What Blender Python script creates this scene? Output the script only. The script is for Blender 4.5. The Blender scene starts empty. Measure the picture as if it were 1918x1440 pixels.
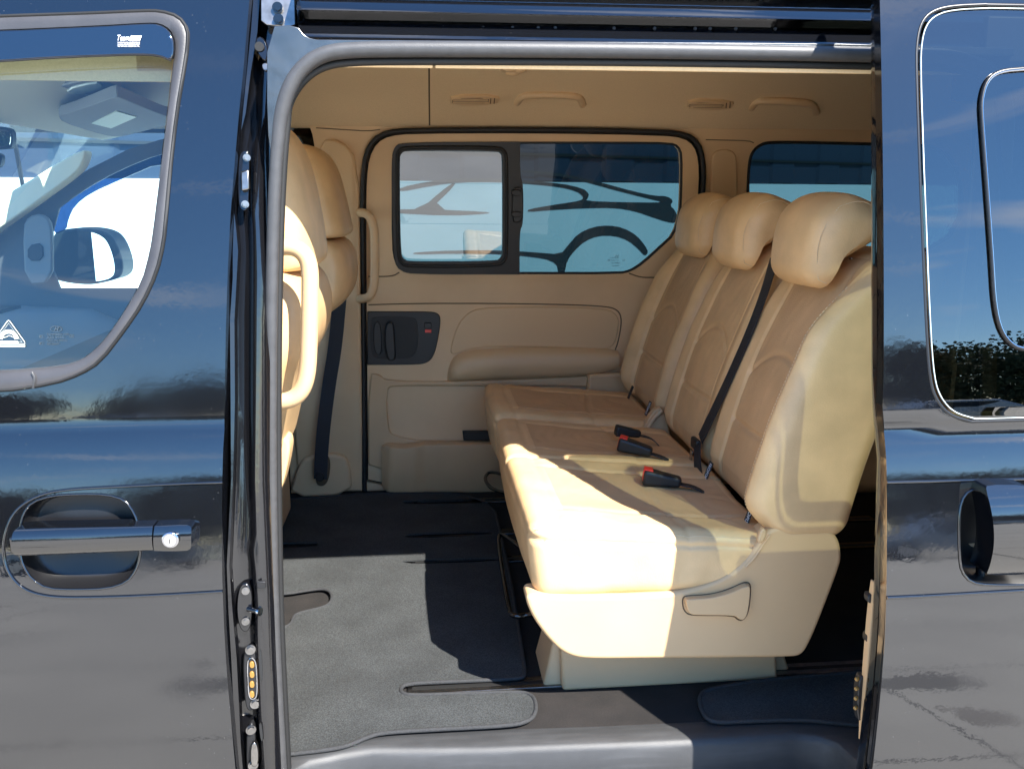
import bpy, bmesh, math, random
from mathutils import Vector, Matrix, noise
from mathutils.geometry import tessellate_polygon
R = math.radians
random.seed(7)
S = bpy.context.scene
COL = S.collection

# ------------------------------------------------------------------ camera, sky, sun, exposure
FPX, CZ, CY, YAW, PITCH = 1650.0, 1.57, -1.46, R(5.5), R(12.2)
cam = bpy.data.cameras.new("camera"); co = bpy.data.objects.new("camera", cam); COL.objects.link(co)
cam.sensor_width = 36; cam.lens = 36*FPX/1918; cam.clip_end = 2000; cam.clip_start = .02
co.location = (0, CY, CZ); co.rotation_euler = (R(90)-PITCH, 0, -YAW)
S.camera = co
SUN = Vector((.66, -1.0, 1.32)).normalized()          # towards the sun
elev = math.asin(SUN.z); rot = math.atan2(SUN.x, SUN.y)
w = bpy.data.worlds.new("World"); S.world = w; w.use_nodes = True
nt = w.node_tree; nt.nodes.clear()
out = nt.nodes.new('ShaderNodeOutputWorld'); bg = nt.nodes.new('ShaderNodeBackground')
sky = nt.nodes.new('ShaderNodeTexSky'); sky.sky_type = 'NISHITA'; sky.sun_disc = False
sky.sun_elevation = elev; sky.sun_rotation = rot; sky.air_density = 1.0; sky.dust_density = .15; sky.ozone_density = 5.0
tc = nt.nodes.new('ShaderNodeTexCoord'); mp = nt.nodes.new('ShaderNodeMapping'); mp.inputs['Scale'].default_value = (1.2, 1.2, 6)
nz = nt.nodes.new('ShaderNodeTexNoise'); nz.inputs['Scale'].default_value = 2.6; nz.inputs['Detail'].default_value = 7; nz.inputs['Distortion'].default_value = .6
cr = nt.nodes.new('ShaderNodeValToRGB'); cr.color_ramp.elements[0].position = .555; cr.color_ramp.elements[1].position = .80
cr.color_ramp.elements[1].color = (.55, .55, .55, 1)
mix = nt.nodes.new('ShaderNodeMix'); mix.data_type = 'RGBA'; mix.inputs[7].default_value = (9.5, 9.2, 8.8, 1)
L = nt.links.new
hs = nt.nodes.new('ShaderNodeHueSaturation'); hs.inputs['Saturation'].default_value = 1.22
L(tc.outputs['Generated'], mp.inputs[0]); L(mp.outputs[0], nz.inputs['Vector']); L(nz.outputs['Fac'], cr.inputs[0])
L(cr.outputs[0], mix.inputs[0]); L(sky.outputs[0], hs.inputs['Color']); L(hs.outputs[0], mix.inputs[6]); L(mix.outputs[2], bg.inputs[0]); L(bg.outputs[0], out.inputs[0])
bg.inputs[1].default_value = .115
sl = bpy.data.lights.new("sun", 'SUN'); sl.energy = 4.6; sl.angle = R(.53); sl.color = (1, .955, .88)
so = bpy.data.objects.new("sun", sl); COL.objects.link(so); so.rotation_euler = (-SUN).to_track_quat('-Z', 'Y').to_euler(); so.location = (3, -5, 8)
S.view_settings.view_transform = 'Standard'; S.view_settings.look = 'None'
S.view_settings.exposure = 1.96; S.view_settings.gamma = 1
S.cycles.max_bounces = 14; S.cycles.diffuse_bounces = 8; S.cycles.glossy_bounces = 6; S.cycles.transparent_max_bounces = 24
S.cycles.caustics_reflective = False; S.cycles.caustics_refractive = False

# ------------------------------------------------------------------ materials
def mat(name, col, rough=.5, metal=0, spec=.5, ior=1.5, coat=0, sheen=0, nscale=0, namt=0, bump=0, bscale=200, cvar=None, cscale=5, coatr=.03):
    m = bpy.data.materials.new(name); m.use_nodes = True; t = m.node_tree; b = t.nodes['Principled BSDF']
    b.inputs['Base Color'].default_value = (*col, 1); b.inputs['Roughness'].default_value = rough; b.inputs['Metallic'].default_value = metal
    b.inputs['IOR'].default_value = ior; b.inputs['Specular IOR Level'].default_value = spec
    b.inputs['Coat Weight'].default_value = coat; b.inputs['Coat Roughness'].default_value = coatr
    b.inputs['Sheen Weight'].default_value = sheen
    g = t.nodes.new('ShaderNodeTexCoord')
    if namt:
        n = t.nodes.new('ShaderNodeTexNoise'); n.inputs['Scale'].default_value = nscale; n.inputs['Detail'].default_value = 5
        t.links.new(g.outputs['Object'], n.inputs['Vector'])
        r = t.nodes.new('ShaderNodeValToRGB'); r.color_ramp.elements[0].position = .3; r.color_ramp.elements[1].position = .7
        lo = [c*(1-namt) for c in col]; hi = [min(1, c*(1+namt)) for c in (cvar or col)]
        r.color_ramp.elements[0].color = (*lo, 1); r.color_ramp.elements[1].color = (*hi, 1)
        t.links.new(n.outputs['Fac'], r.inputs[0]); t.links.new(r.outputs[0], b.inputs['Base Color'])
    if bump:
        n2 = t.nodes.new('ShaderNodeTexNoise'); n2.inputs['Scale'].default_value = bscale; n2.inputs['Detail'].default_value = 3
        t.links.new(g.outputs['Object'], n2.inputs['Vector'])
        bp = t.nodes.new('ShaderNodeBump'); bp.inputs['Strength'].default_value = bump; bp.inputs['Distance'].default_value = .002
        t.links.new(n2.outputs['Fac'], bp.inputs['Height']); t.links.new(bp.outputs[0], b.inputs['Normal'])
        if coat: t.links.new(bp.outputs[0], b.inputs['Coat Normal'])
    return m
def paint(name, dust=.62):
    m = mat(name, (.004, .0045, .006), .045, ior=1.83, bump=.05, bscale=55)
    t = m.node_tree; b = t.nodes['Principled BSDF']; g = t.nodes.new('ShaderNodeTexCoord')
    v = t.nodes.new('ShaderNodeTexVoronoi'); v.inputs['Scale'].default_value = 85
    t.links.new(g.outputs['Object'], v.inputs['Vector'])
    r = t.nodes.new('ShaderNodeValToRGB'); r.color_ramp.elements[0].position = .035; r.color_ramp.elements[0].color = (.11, .11, .11, 1)
    r.color_ramp.elements[1].position = .06; r.color_ramp.elements[1].color = (.004, .0045, .006, 1)
    n = t.nodes.new('ShaderNodeTexNoise'); n.inputs['Scale'].default_value = 5; n.inputs['Detail'].default_value = 4
    t.links.new(g.outputs['Object'], n.inputs['Vector'])
    r2 = t.nodes.new('ShaderNodeValToRGB'); r2.color_ramp.elements[0].position = .44; r2.color_ramp.elements[1].position = dust
    mx = t.nodes.new('ShaderNodeMix'); mx.data_type = 'RGBA'; mx.inputs[6].default_value = (.004, .0045, .006, 1)
    t.links.new(v.outputs['Distance'], r.inputs[0]); t.links.new(n.outputs['Fac'], r2.inputs[0])
    t.links.new(r2.outputs[0], mx.inputs[0]); t.links.new(r.outputs[0], mx.inputs[7]); t.links.new(mx.outputs[2], b.inputs['Base Color'])
    n3 = t.nodes.new('ShaderNodeTexNoise'); n3.inputs['Scale'].default_value = 3.5; n3.inputs['Detail'].default_value = 9; n3.inputs['Distortion'].default_value = .8
    t.links.new(g.outputs['Object'], n3.inputs['Vector'])
    mr = t.nodes.new('ShaderNodeMapRange'); mr.inputs[1].default_value = .42; mr.inputs[2].default_value = .75; mr.inputs[3].default_value = .03; mr.inputs[4].default_value = .13
    t.links.new(n3.outputs['Fac'], mr.inputs[0]); t.links.new(mr.outputs[0], b.inputs['Roughness'])
    return m
def glass(name, tint, refl=1.5, rough=0.0, col=(1, 1, 1)):
    m = bpy.data.materials.new(name); m.use_nodes = True; t = m.node_tree; t.nodes.clear()
    o = t.nodes.new('ShaderNodeOutputMaterial'); a = t.nodes.new('ShaderNodeBsdfTransparent'); a.inputs[0].default_value = (*tint, 1)
    g = t.nodes.new('ShaderNodeBsdfGlossy'); g.inputs['Roughness'].default_value = rough; g.inputs[0].default_value = (*col, 1)
    f = t.nodes.new('ShaderNodeFresnel'); x = t.nodes.new('ShaderNodeMixShader')
    ge = t.nodes.new('ShaderNodeNewGeometry'); mr = t.nodes.new('ShaderNodeMapRange'); mr.inputs[3].default_value = refl; mr.inputs[4].default_value = 1/refl   # same reflectance on both faces
    t.links.new(ge.outputs['Backfacing'], mr.inputs[0]); t.links.new(mr.outputs[0], f.inputs[0])
    t.links.new(f.outputs[0], x.inputs[0]); t.links.new(a.outputs[0], x.inputs[1]); t.links.new(g.outputs[0], x.inputs[2]); t.links.new(x.outputs[0], o.inputs[0])
    return m
M = {}
M['paint'] = paint('black_paint')
M['jamb'] = mat('jamb_paint', (.005, .005, .006), .10, ior=1.66, bump=.15, bscale=40)
M['leather'] = mat('beige_leather', (.70, .465, .235), .40, nscale=7, namt=.07, bump=.22, bscale=330)
M['suede'] = mat('tan_perforated_leather', (.57, .365, .19), .50, nscale=9, namt=.08, bump=.3, bscale=500)
M['plastic'] = mat('beige_plastic', (.60, .40, .215), .5, nscale=3, namt=.03, bump=.08, bscale=700)
M['trim'] = mat('tan_trim', (.68, .47, .265), .55, nscale=2, namt=.04, bump=.1, bscale=700)
M['armrest'] = mat('armrest_vinyl', (.66, .45, .245), .5, bump=.1, bscale=500)
M['headliner'] = mat('headliner_fabric', (.76, .565, .335), .9, nscale=300, namt=.05, bump=.2, bscale=900)
M['greylining'] = mat('grey_headliner', (.62, .61, .54), .9)
M['stitch'] = mat('stitching', (.70, .56, .36), .7)
M['seam'] = mat('seam_shadow', (.12, .08, .045), .9)
M['rubber'] = mat('black_rubber', (.010, .010, .010), .6)
M['greyrubber'] = mat('grey_weatherstrip', (.048, .048, .050), .47, nscale=60, namt=.12, bump=.2, bscale=500)
M['wtrim'] = mat('window_moulding', (.042, .041, .044), .42, nscale=14, namt=.18, bump=.1, bscale=300)
M['blackplastic'] = mat('black_plastic', (.009, .009, .010), .48)
M['blacksatin'] = mat('black_satin', (.011, .011, .012), .5)
M['belt'] = mat('belt_webbing', (.012, .014, .02), .6, bump=.5, bscale=900)
M['red'] = mat('red_button', (.75, .03, .02), .35)
M['steel'] = mat('steel', (.24, .23, .22), .32, metal=1, nscale=60, namt=.25)
M['chrome'] = mat('chrome', (.42, .42, .44), .10, metal=1)
M['recess'] = mat('recess_plastic', (.008, .008, .009), .35)
M['flange'] = mat('flange_paint', (.022, .024, .028), .24, ior=1.9, nscale=25, namt=.5, bump=.3, bscale=30)
M['gold'] = mat('contact_pad', (.26, .14, .03), .4)
M['carpet'] = mat('dark_carpet', (.012, .0095, .0085), .95, nscale=500, namt=.9, bump=1, bscale=900)
M['mat'] = mat('grey_carpet_mat', (.033, .036, .037), .95, nscale=420, namt=.6, bump=1, bscale=800)
M['matedge'] = mat('mat_binding', (.026, .027, .029), .8, nscale=300, namt=.3, bump=.8, bscale=700)
M['sill'] = mat('grey_scuff_plate', (.040, .041, .043), .5, nscale=30, namt=.08, bump=.25, bscale=900)
M['glassfront'] = glass('front_glass', (.80, .94, .94), 1.75)
M['glassfar'] = glass('clear_glass', (.78, .95, .96), 1.4)
M['glassdark'] = glass('privacy_glass', (.030, .068, .085), 1.36)
M['glassslide'] = glass('sliding_pane_glass', (.045, .095, .115), 2.05)
M['glassdoor'] = glass('privacy_glass_door', (.085, .105, .085), 2.0)
M['lens'] = mat('lamp_lens', (.62, .70, .70), .2)
M['card'] = mat('pale_label', (.55, .62, .55), .5)
M['white'] = mat('white_print', (.8, .8, .82), .5)
M['mark'] = mat('etched_print', (.03, .045, .055), .6)
M['sticker'] = mat('pale_sticker', (.62, .64, .55), .5)
M['mirror'] = mat('mirror_glass', (.85, .87, .9), .01, metal=1)
M['greyplastic'] = mat('grey_cabin_plastic', (.22, .22, .21), .55)
M['tyre'] = mat('tyre', (.02, .02, .02), .8)
M['alloy'] = mat('alloy', (.5, .5, .52), .3, metal=1)

def wear(m, scale, lo, hi, stretch=(1, 1, 1), mn=.35, mx=.65):
    """large soft variation multiplied into the base colour"""
    t = m.node_tree; b = t.nodes['Principled BSDF']; s = b.inputs['Base Color']
    g = t.nodes.new('ShaderNodeTexCoord'); q = t.nodes.new('ShaderNodeMapping'); q.inputs['Scale'].default_value = stretch
    n = t.nodes.new('ShaderNodeTexNoise'); n.inputs['Scale'].default_value = scale; n.inputs['Detail'].default_value = 8
    r = t.nodes.new('ShaderNodeValToRGB'); r.color_ramp.elements[0].position = mn; r.color_ramp.elements[1].position = mx
    r.color_ramp.elements[0].color = (lo, lo, lo, 1); r.color_ramp.elements[1].color = (hi, hi, hi, 1)
    x = t.nodes.new('ShaderNodeMix'); x.data_type = 'RGBA'; x.blend_type = 'MULTIPLY'; x.inputs[0].default_value = 1
    t.links.new(g.outputs['Object'], q.inputs[0]); t.links.new(q.outputs[0], n.inputs['Vector']); t.links.new(n.outputs['Fac'], r.inputs[0])
    if s.links: t.links.new(s.links[0].from_socket, x.inputs[6])
    else: x.inputs[6].default_value = s.default_value
    t.links.new(r.outputs[0], x.inputs[7]); t.links.new(x.outputs[2], s)
wear(M['mat'], 9, .80, 1.12); wear(M['carpet'], 14, .6, 1.3); wear(M['sill'], 60, .88, 1.25, (.12, 1, 1), .45, .75); wear(M['leather'], 14, .93, 1.03)
wear(M['plastic'], 5, .95, 1.02); wear(M['trim'], 4, .93, 1.03)

# ------------------------------------------------------------------ geometry helpers
cyw, syw, cp, sp = math.cos(YAW), math.sin(YAW), math.cos(PITCH), math.sin(PITCH)
def ray(px, py):
    a = (px-959)/FPX; b = (720-py)/FPX
    return Vector((syw*cp+a*cyw+b*syw*sp, cyw*cp-a*syw+b*cyw*sp, -sp+b*cp))
def W(px, py, Y):
    r = ray(px, py); t = (Y-CY)/r.y; return Vector((r.x*t, Y, CZ+r.z*t))
def Wz(px, py, z):
    r = ray(px, py); t = (z-CZ)/r.z; return Vector((r.x*t, CY+r.y*t, z))
def U(px, py, fn):
    Y = 0.
    for _ in range(12): Y = fn(W(px, py, Y).z)
    return W(px, py, Y)
def table(tilts, z0, y0):
    """side profile y(z) from (z, tilt in degrees) pairs"""
    zs = [a for a, _ in tilts]; N = 400; lo, hi = zs[0], zs[-1]; st = (hi-lo)/N
    def tl(z):
        for i in range(len(tilts)-1):
            if z <= tilts[i+1][0]:
                f = max(0, (z-tilts[i][0])/(tilts[i+1][0]-tilts[i][0])); return tilts[i][1]*(1-f)+tilts[i+1][1]*f
        return tilts[-1][1]
    ys = [0]
    for i in range(N): ys.append(ys[-1]+math.tan(R(tl(lo+(i+.5)*st)))*st)
    def raw(z):
        q = min(max((z-lo)/st, 0), N-1e-6); i = int(q); return ys[i]*(1-q+i)+ys[i+1]*(q-i)
    c = y0-raw(z0)
    f = lambda z: raw(z)+c
    f.tilt = tl
    return f
skin = table([(.2, -8), (.35, -3), (.57, 1), (.80, 5), (.93, 7.5), (.95, 9), (1.02, 11), (1.10, 12), (1.125, 13), (1.19, 19), (1.199, 22), (1.207, -25), (1.213, 6.5), (1.235, 8), (1.27, 9.8), (1.5, 11.6), (1.87, 14), (1.95, 17), (1.99, 50)], 1.0, -.09)
_zs = .016
_s2 = table([(z+_zs, t) for z, t in [(.2, -8), (.35, -3), (.57, 1), (.80, 5), (.93, 7.5), (.95, 9), (1.02, 11), (1.10, 12), (1.125, 13), (1.19, 20), (1.199, 22), (1.207, -22), (1.213, 6.5), (1.25, 7.6), (1.34, 9.2), (1.5, 10.8), (1.87, 14), (1.90, 30), (1.95, 60)]], 1.0, -.25)
skin2 = _s2
def off(fn, d):
    g = lambda z: fn(z)+d
    g.tilt = getattr(fn, 'tilt', lambda z: 0)
    return g
def flat(y):
    g = lambda z: y
    g.tilt = lambda z: 0
    return g
def farw(z):
    return 1.60 if z < 1.26 else 1.60-.08*min(1, (z-1.26)/.52)
farw.tilt = lambda z: -8.75 if z > 1.26 else 0
def chaikin(p, n=2, closed=True):
    for _ in range(n):
        q = []; m = len(p)
        rng = range(m) if closed else range(m-1)
        if not closed: q.append(p[0])
        for i in rng:
            a, b = p[i], p[(i+1) % m]
            q.append(tuple(a[k]*.75+b[k]*.25 for k in range(len(a)))); q.append(tuple(a[k]*.25+b[k]*.75 for k in range(len(a))))
        if not closed: q.append(p[-1])
        p = q
    return p
def link(name, me, m, parent=None, smooth=True, angle=35):
    o = bpy.data.objects.new(name, me); COL.objects.link(o)
    for x in (m if isinstance(m, (list, tuple)) else [m]): me.materials.append(x)
    if smooth:
        for p in me.polygons: p.use_smooth = True
        if angle: me.set_sharp_from_angle(angle=R(angle))
    if parent: o.parent = parent
    return o
def from_bm(name, bm, m, parent=None, smooth=True, angle=35, bevel=0, seg=2, subd=0):
    bmesh.ops.recalc_face_normals(bm, faces=bm.faces)
    me = bpy.data.meshes.new(name); bm.to_mesh(me); bm.free()
    o = link(name, me, m, parent, smooth, angle)
    if bevel:
        b = o.modifiers.new('b', 'BEVEL'); b.width = bevel; b.segments = seg; b.limit_method = 'ANGLE'; b.angle_limit = R(35); b.harden_normals = False
    if subd:
        b = o.modifiers.new('s', 'SUBSURF'); b.levels = b.render_levels = subd
    return o
def empty(name, loc, label, cat, group=None):
    o = bpy.data.objects.new(name, None); COL.objects.link(o); o.location = loc; o.empty_display_size = .1
    o['label'] = label; o['category'] = cat
    if group: o['group'] = group
    bpy.context.view_layer.update()
    return o
def tag(o, label, cat, group=None):
    o['label'] = label; o['category'] = cat
    if group: o['group'] = group
def fillxz(loops):
    """tessellated bmesh in the xz plane from loops of (x, z); first is outer"""
    pts = [v for l in loops for v in l]
    tris = tessellate_polygon([[Vector((x, z, 0)) for x, z in l] for l in loops])
    bm = bmesh.new(); vs = [bm.verts.new((x, 0, z)) for x, z in pts]
    for t in tris:
        try: bm.faces.new([vs[i] for i in t])
        except ValueError: pass
    for f in bm.faces:
        f.normal_update()
        if f.normal.y > 0: f.normal_flip()
    return bm
def panel(name, outer, holes, fn, m, parent, thick=.01, step=.025, rim=True, smooth=True, label=None):
    """sheet following fn(z); outer / holes = lists of (x,z); front at fn, rim goes thick inwards (+y)"""
    bm = fillxz([outer]+holes)
    z0 = min(v.co.z for v in bm.verts); z1 = max(v.co.z for v in bm.verts)
    if step:
        n = int((z1-z0)/step)+1
        for i in range(1, n+1):
            z = z0+(z1-z0)*i/(n+1)
            bmesh.ops.bisect_plane(bm, geom=bm.verts[:]+bm.edges[:]+bm.faces[:], plane_co=(0, 0, z), plane_no=(0, 0, 1), dist=1e-6)
    for v in bm.verts: v.co.y = fn(v.co.z)
    tl = fn.tilt; verts = [v.co.copy() for v in bm.verts]; bm.verts.index_update()
    norms = []
    for v in verts:
        a = R(tl(v.z)); norms.append(Vector((0, -math.cos(a), math.sin(a))))
    faces = [[v.index for v in f.verts] for f in bm.faces]
    if rim:
        bnd = [e for e in bm.edges if len(e.link_faces) == 1]
        for e in bnd:
            f = e.link_faces[0]; a, b = e.verts
            # orientation as in the face
            L_ = e.link_loops[0]; a, b = L_.vert, L_.link_loop_next.vert
            base = len(verts); A, B = a.co.copy(), b.co.copy()
            n_ = (B-A).cross(Vector((0, 1, 0))); n_.normalize()
            verts += [A, B, B+Vector((0, thick, 0)), A+Vector((0, thick, 0))]; norms += [-n_]*4 if False else [n_]*4
            faces.append([base+1, base, base+3, base+2])
    bm.free()
    me = bpy.data.meshes.new(name); me.from_pydata([tuple(v) for v in verts], [], faces); me.update()
    o = link(name, me, m, parent, True, None)
    # make rim normals agree with face normals
    for p in me.polygons[-0 or 0:]:
        pass
    nn = norms[:]
    for p in me.polygons:
        for vi in p.vertices:
            if nn[vi].dot(p.normal) < 0 and abs(p.normal.y) < .5: nn[vi] = -nn[vi]
    me.normals_split_custom_set_from_vertices([tuple(n) for n in nn])
    if label: o['label'] = label
    return o
def xz(pts, fn): return [(lambda v: (v.x, v.z))(U(x, y, fn)) for x, y in pts]
def plate(name, outer, holes, fn, m, parent, front=0., back=.01, bevel=.002, it=2, world=False, seg=2, label=None):
    """flat or gently curved solid: px outline, from fn-front to fn+back"""
    f0 = off(fn, 0)
    o_ = outer if world else xz(chaikin(outer, it), f0); h_ = [h if world else xz(chaikin(h, it), f0) for h in holes]
    bm = fillxz([o_]+h_)
    bmesh.ops.dissolve_limit(bm, angle_limit=.01, verts=bm.verts[:], edges=bm.edges[:])
    for v in bm.verts: v.co.y = fn(v.co.z)-front
    fs = bm.faces[:]
    r = bmesh.ops.extrude_face_region(bm, geom=fs)
    for v in [g for g in r['geom'] if isinstance(g, bmesh.types.BMVert)]: v.co.y = fn(v.co.z)+back
    o = from_bm(name, bm, m, parent, True, 30, bevel, seg)
    if label: o['label'] = label
    return o
def slab(name, pts, z0, z1, m, parent=None, bevel=.002, holes=[]):
    """horizontal plate from (x,y) outlines"""
    bm = fillxz([pts]+holes)
    bmesh.ops.dissolve_limit(bm, angle_limit=.01, verts=bm.verts[:], edges=bm.edges[:])
    for v in bm.verts: v.co = Vector((v.co.x, v.co.z, z1))
    r = bmesh.ops.extrude_face_region(bm, geom=bm.faces[:])
    for v in [g for g in r['geom'] if isinstance(g, bmesh.types.BMVert)]: v.co.z = z0
    return from_bm(name, bm, m, parent, True, 30, bevel)
def tube_bm(bm, pts, r, n=10, cap=True, flatten=None, closed=False):
    pts = [Vector(p) for p in pts]; k = len(pts); rings = []
    up = Vector((0, 0, 1)); prev = None
    for i, p in enumerate(pts):
        a = pts[i-1] if (i or closed) else p; b = pts[(i+1) % k] if (i < k-1 or closed) else p
        d = (b-a); d.normalize()
        if prev is None:
            u = d.orthogonal()
        else: u = prev-d*prev.dot(d)
        u.normalize(); prev = u; v = d.cross(u)
        rr = r[i] if isinstance(r, (list, tuple)) else r
        rings.append([bm.verts.new(p+(u*math.cos(t)+v*math.sin(t))*rr) for t in [2*math.pi*j/n for j in range(n)]])
    for i in range(k if closed else k-1):
        A, B = rings[i], rings[(i+1) % k]
        for j in range(n): bm.faces.new([A[j], A[(j+1) % n], B[(j+1) % n], B[j]])
    if cap and not closed: bm.faces.new(rings[0][::-1]); bm.faces.new(rings[-1])
def tube(name, pts, r, m, parent=None, n=10, it=2, closed=False, label=None):
    if it: pts = chaikin([tuple(p) for p in pts], it, closed)
    bm = bmesh.new(); tube_bm(bm, pts, r, n, closed=closed); o = from_bm(name, bm, m, parent, True, 60)
    if label: o['label'] = label
    return o
def box_bm(bm, c, s, rot=None):
    v = bmesh.ops.create_cube(bm, size=1)['verts']
    for q in v:
        q.co = Vector((q.co.x*s[0], q.co.y*s[1], q.co.z*s[2]))
        if rot: q.co = rot @ q.co
        q.co += Vector(c)
def box(name, c, s, m, parent=None, bevel=.004, rot=None, seg=3):
    bm = bmesh.new(); box_bm(bm, c, s, rot); return from_bm(name, bm, m, parent, True, 40, bevel, seg)
def loft(name, rows, m, parent=None, bevel=0, angle=30, smooth=True, label=None, subd=0):
    bm = bmesh.new(); R_ = [[bm.verts.new(p) for p in r] for r in rows]
    for i in range(len(rows)-1):
        for j in range(len(rows[0])-1):
            bm.faces.new([R_[i][j], R_[i][j+1], R_[i+1][j+1], R_[i+1][j]])
    o = from_bm(name, bm, m, parent, smooth, angle, bevel, 2, subd)
    if label: o['label'] = label
    return o
def disc_bm(bm, c, axis, r, h, n=20):
    q = Vector(axis).to_track_quat('Z', 'Y').to_matrix().to_4x4()
    bmesh.ops.create_cone(bm, cap_ends=True, segments=n, radius1=r, radius2=r, depth=h, matrix=Matrix.Translation(c) @ q)
def disc(name, c, axis, r, h, m, parent=None, n=20, bevel=0):
    bm = bmesh.new(); disc_bm(bm, c, axis, r, h, n); return from_bm(name, bm, m, parent, True, 40, bevel)
def rbox(name, half, r, seg, deform, m, parent=None, mfn=None, angle=60):
    """dense rounded box; local coords -> deform(x,y,z)->Vector"""
    bm = bmesh.new(); H = Vector(half); vs = {}
    def samples(h, n):
        inner = h-r; k = 6; out = []
        for i in range(k): out.append(-h+r*(1-math.cos(i/k*math.pi/2))*1.0 if False else -h+r*i/k)
        for i in range(n+1): out.append(-inner+2*inner*i/n)
        for i in range(1, k+1): out.append(inner+r*i/k)
        return out
    sx, sy, sz = samples(H.x, seg[0]), samples(H.y, seg[1]), samples(H.z, seg[2])
    def vert(x, y, z):
        key = (round(x, 5), round(y, 5), round(z, 5))
        if key in vs: return vs[key]
        # map face sample to rounded surface
        c = Vector((max(-H.x+r, min(H.x-r, x)), max(-H.y+r, min(H.y-r, y)), max(-H.z+r, min(H.z-r, z))))
        d = Vector((x, y, z))-c
        if d.length > 1e-9:
            mx_ = max(abs(d.x), abs(d.y), abs(d.z)); e = Vector([math.tan(d[i]/r*math.pi/4)*r for i in range(3)])
            e.normalize(); p = c+e*r
        else: p = c
        v = bm.verts.new(p); vs[key] = v; return v
    src = {}
    def grid(A, B, f):
        for i in range(len(A)-1):
            for j in range(len(B)-1):
                fc = bm.faces.new([vert(*f(A[i], B[j])), vert(*f(A[i+1], B[j])), vert(*f(A[i+1], B[j+1])), vert(*f(A[i], B[j+1]))])
                if mfn: fc.material_index = mfn(*fc.calc_center_median())
    grid(sx, sy, lambda a, b: (a, b, H.z)); grid(sx, sy, lambda a, b: (a, b, -H.z))
    grid(sx, sz, lambda a, b: (a, H.y, b)); grid(sx, sz, lambda a, b: (a, -H.y, b))
    grid(sy, sz, lambda a, b: (H.x, a, b)); grid(sy, sz, lambda a, b: (-H.x, a, b))
    bmesh.ops.recalc_face_normals(bm, faces=bm.faces)
    for v in bm.verts: v.co = deform(v.co.x, v.co.y, v.co.z)
    me = bpy.data.meshes.new(name); bm.to_mesh(me); bm.free()
    return link(name, me, m, parent, True, angle)
def ribbon(name, pts, width_dirs, w_, m, parent, th=.0012, it=2, label=None):
    """belt strip: pts with a width direction each"""
    P = chaikin([tuple(p)+tuple(d) for p, d in zip(pts, width_dirs)], it, False)
    bm = bmesh.new(); rows = []
    for i, q in enumerate(P):
        p = Vector(q[:3]); d = Vector(q[3:]).normalized(); t = Vector(P[min(i+1, len(P)-1)][:3])-Vector(P[max(i-1, 0)][:3])
        d = (d-t.normalized()*d.dot(t.normalized())).normalized(); n_ = t.normalized().cross(d)*th
        rows.append([bm.verts.new(x) for x in (p-d*w_/2-n_, p+d*w_/2-n_, p+d*w_/2+n_, p-d*w_/2+n_)])
    for a, b in zip(rows, rows[1:]):
        for j in range(4): bm.faces.new([a[j], a[(j+1) % 4], b[(j+1) % 4], b[j]])
    bm.faces.new(rows[0]); bm.faces.new(rows[-1])
    o = from_bm(name, bm, m, parent, True, 40)
    if label: o['label'] = label
    return o
def text_bm(bm, s, origin, right, up, size, space=1.0, shear=0., depth=.0003, widthfit=None):
    cu = bpy.data.curves.new('t', 'FONT'); cu.body = s; cu.size = size; cu.extrude = depth; cu.shear = shear; cu.space_character = space
    o = bpy.data.objects.new('t', cu); COL.objects.link(o)
    dg = bpy.context.evaluated_depsgraph_get(); me = bpy.data.meshes.new_from_object(o.evaluated_get(dg))
    right = Vector(right).normalized(); up = Vector(up).normalized(); n_ = right.cross(up)
    sx = 1.
    if widthfit and len(me.vertices):
        wd = max(v.co.x for v in me.vertices)-min(v.co.x for v in me.vertices); sx = widthfit/max(wd, 1e-6)
    mt = Matrix((right*sx, up, n_)).transposed().to_4x4(); mt.translation = Vector(origin)
    me.transform(mt); bm.from_mesh(me); bpy.data.objects.remove(o); bpy.data.curves.remove(cu)
def clamp01(x): return max(0., min(1., x))
def sstep(a, b, x):
    t = clamp01((x-a)/(b-a)); return t*t*(3-2*t)
def gs(d, w_): return math.exp(-(d/w_)**2)
FL = .52
#BODY
# ------------------------------------------------------------------ ground
bm = bmesh.new(); bmesh.ops.create_grid(bm, x_segments=2, y_segments=2, size=300)
mg = mat('concrete_yard', (.41, .385, .34), .85, nscale=1.3, namt=.10, bump=.3, bscale=60)
t = mg.node_tree; b = t.nodes['Principled BSDF']; g = t.nodes.new('ShaderNodeTexCoord')
base = b.inputs['Base Color'].links[0].from_socket
# expansion joints and stains
br = t.nodes.new('ShaderNodeTexBrick'); br.inputs['Scale'].default_value = .22; br.inputs['Mortar Size'].default_value = .0016; br.offset = 0
br.inputs['Color1'].default_value = br.inputs['Color2'].default_value = (1, 1, 1, 1); br.inputs['Mortar'].default_value = (.25, .25, .25, 1)
mpn = t.nodes.new('ShaderNodeMapping'); mpn.inputs['Location'].default_value = (.6, .33, 0); mpn.inputs['Rotation'].default_value = (0, 0, R(-2))
t.links.new(g.outputs['Object'], mpn.inputs[0]); t.links.new(mpn.outputs[0], br.inputs['Vector'])
n = t.nodes.new('ShaderNodeTexNoise'); n.inputs['Scale'].default_value = 2.1; n.inputs['Detail'].default_value = 6; n.inputs['Distortion'].default_value = .4
t.links.new(g.outputs['Object'], n.inputs['Vector'])
r = t.nodes.new('ShaderNodeValToRGB'); r.color_ramp.elements[0].position = .655; r.color_ramp.elements[1].position = .675
r.color_ramp.elements[0].color = (1, 1, 1, 1); r.color_ramp.elements[1].color = (.55, .53, .52, 1); t.links.new(n.outputs['Fac'], r.inputs[0])
m1 = t.nodes.new('ShaderNodeMix'); m1.data_type = 'RGBA'; m1.blend_type = 'MULTIPLY'; m1.inputs[0].default_value = 1
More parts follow.
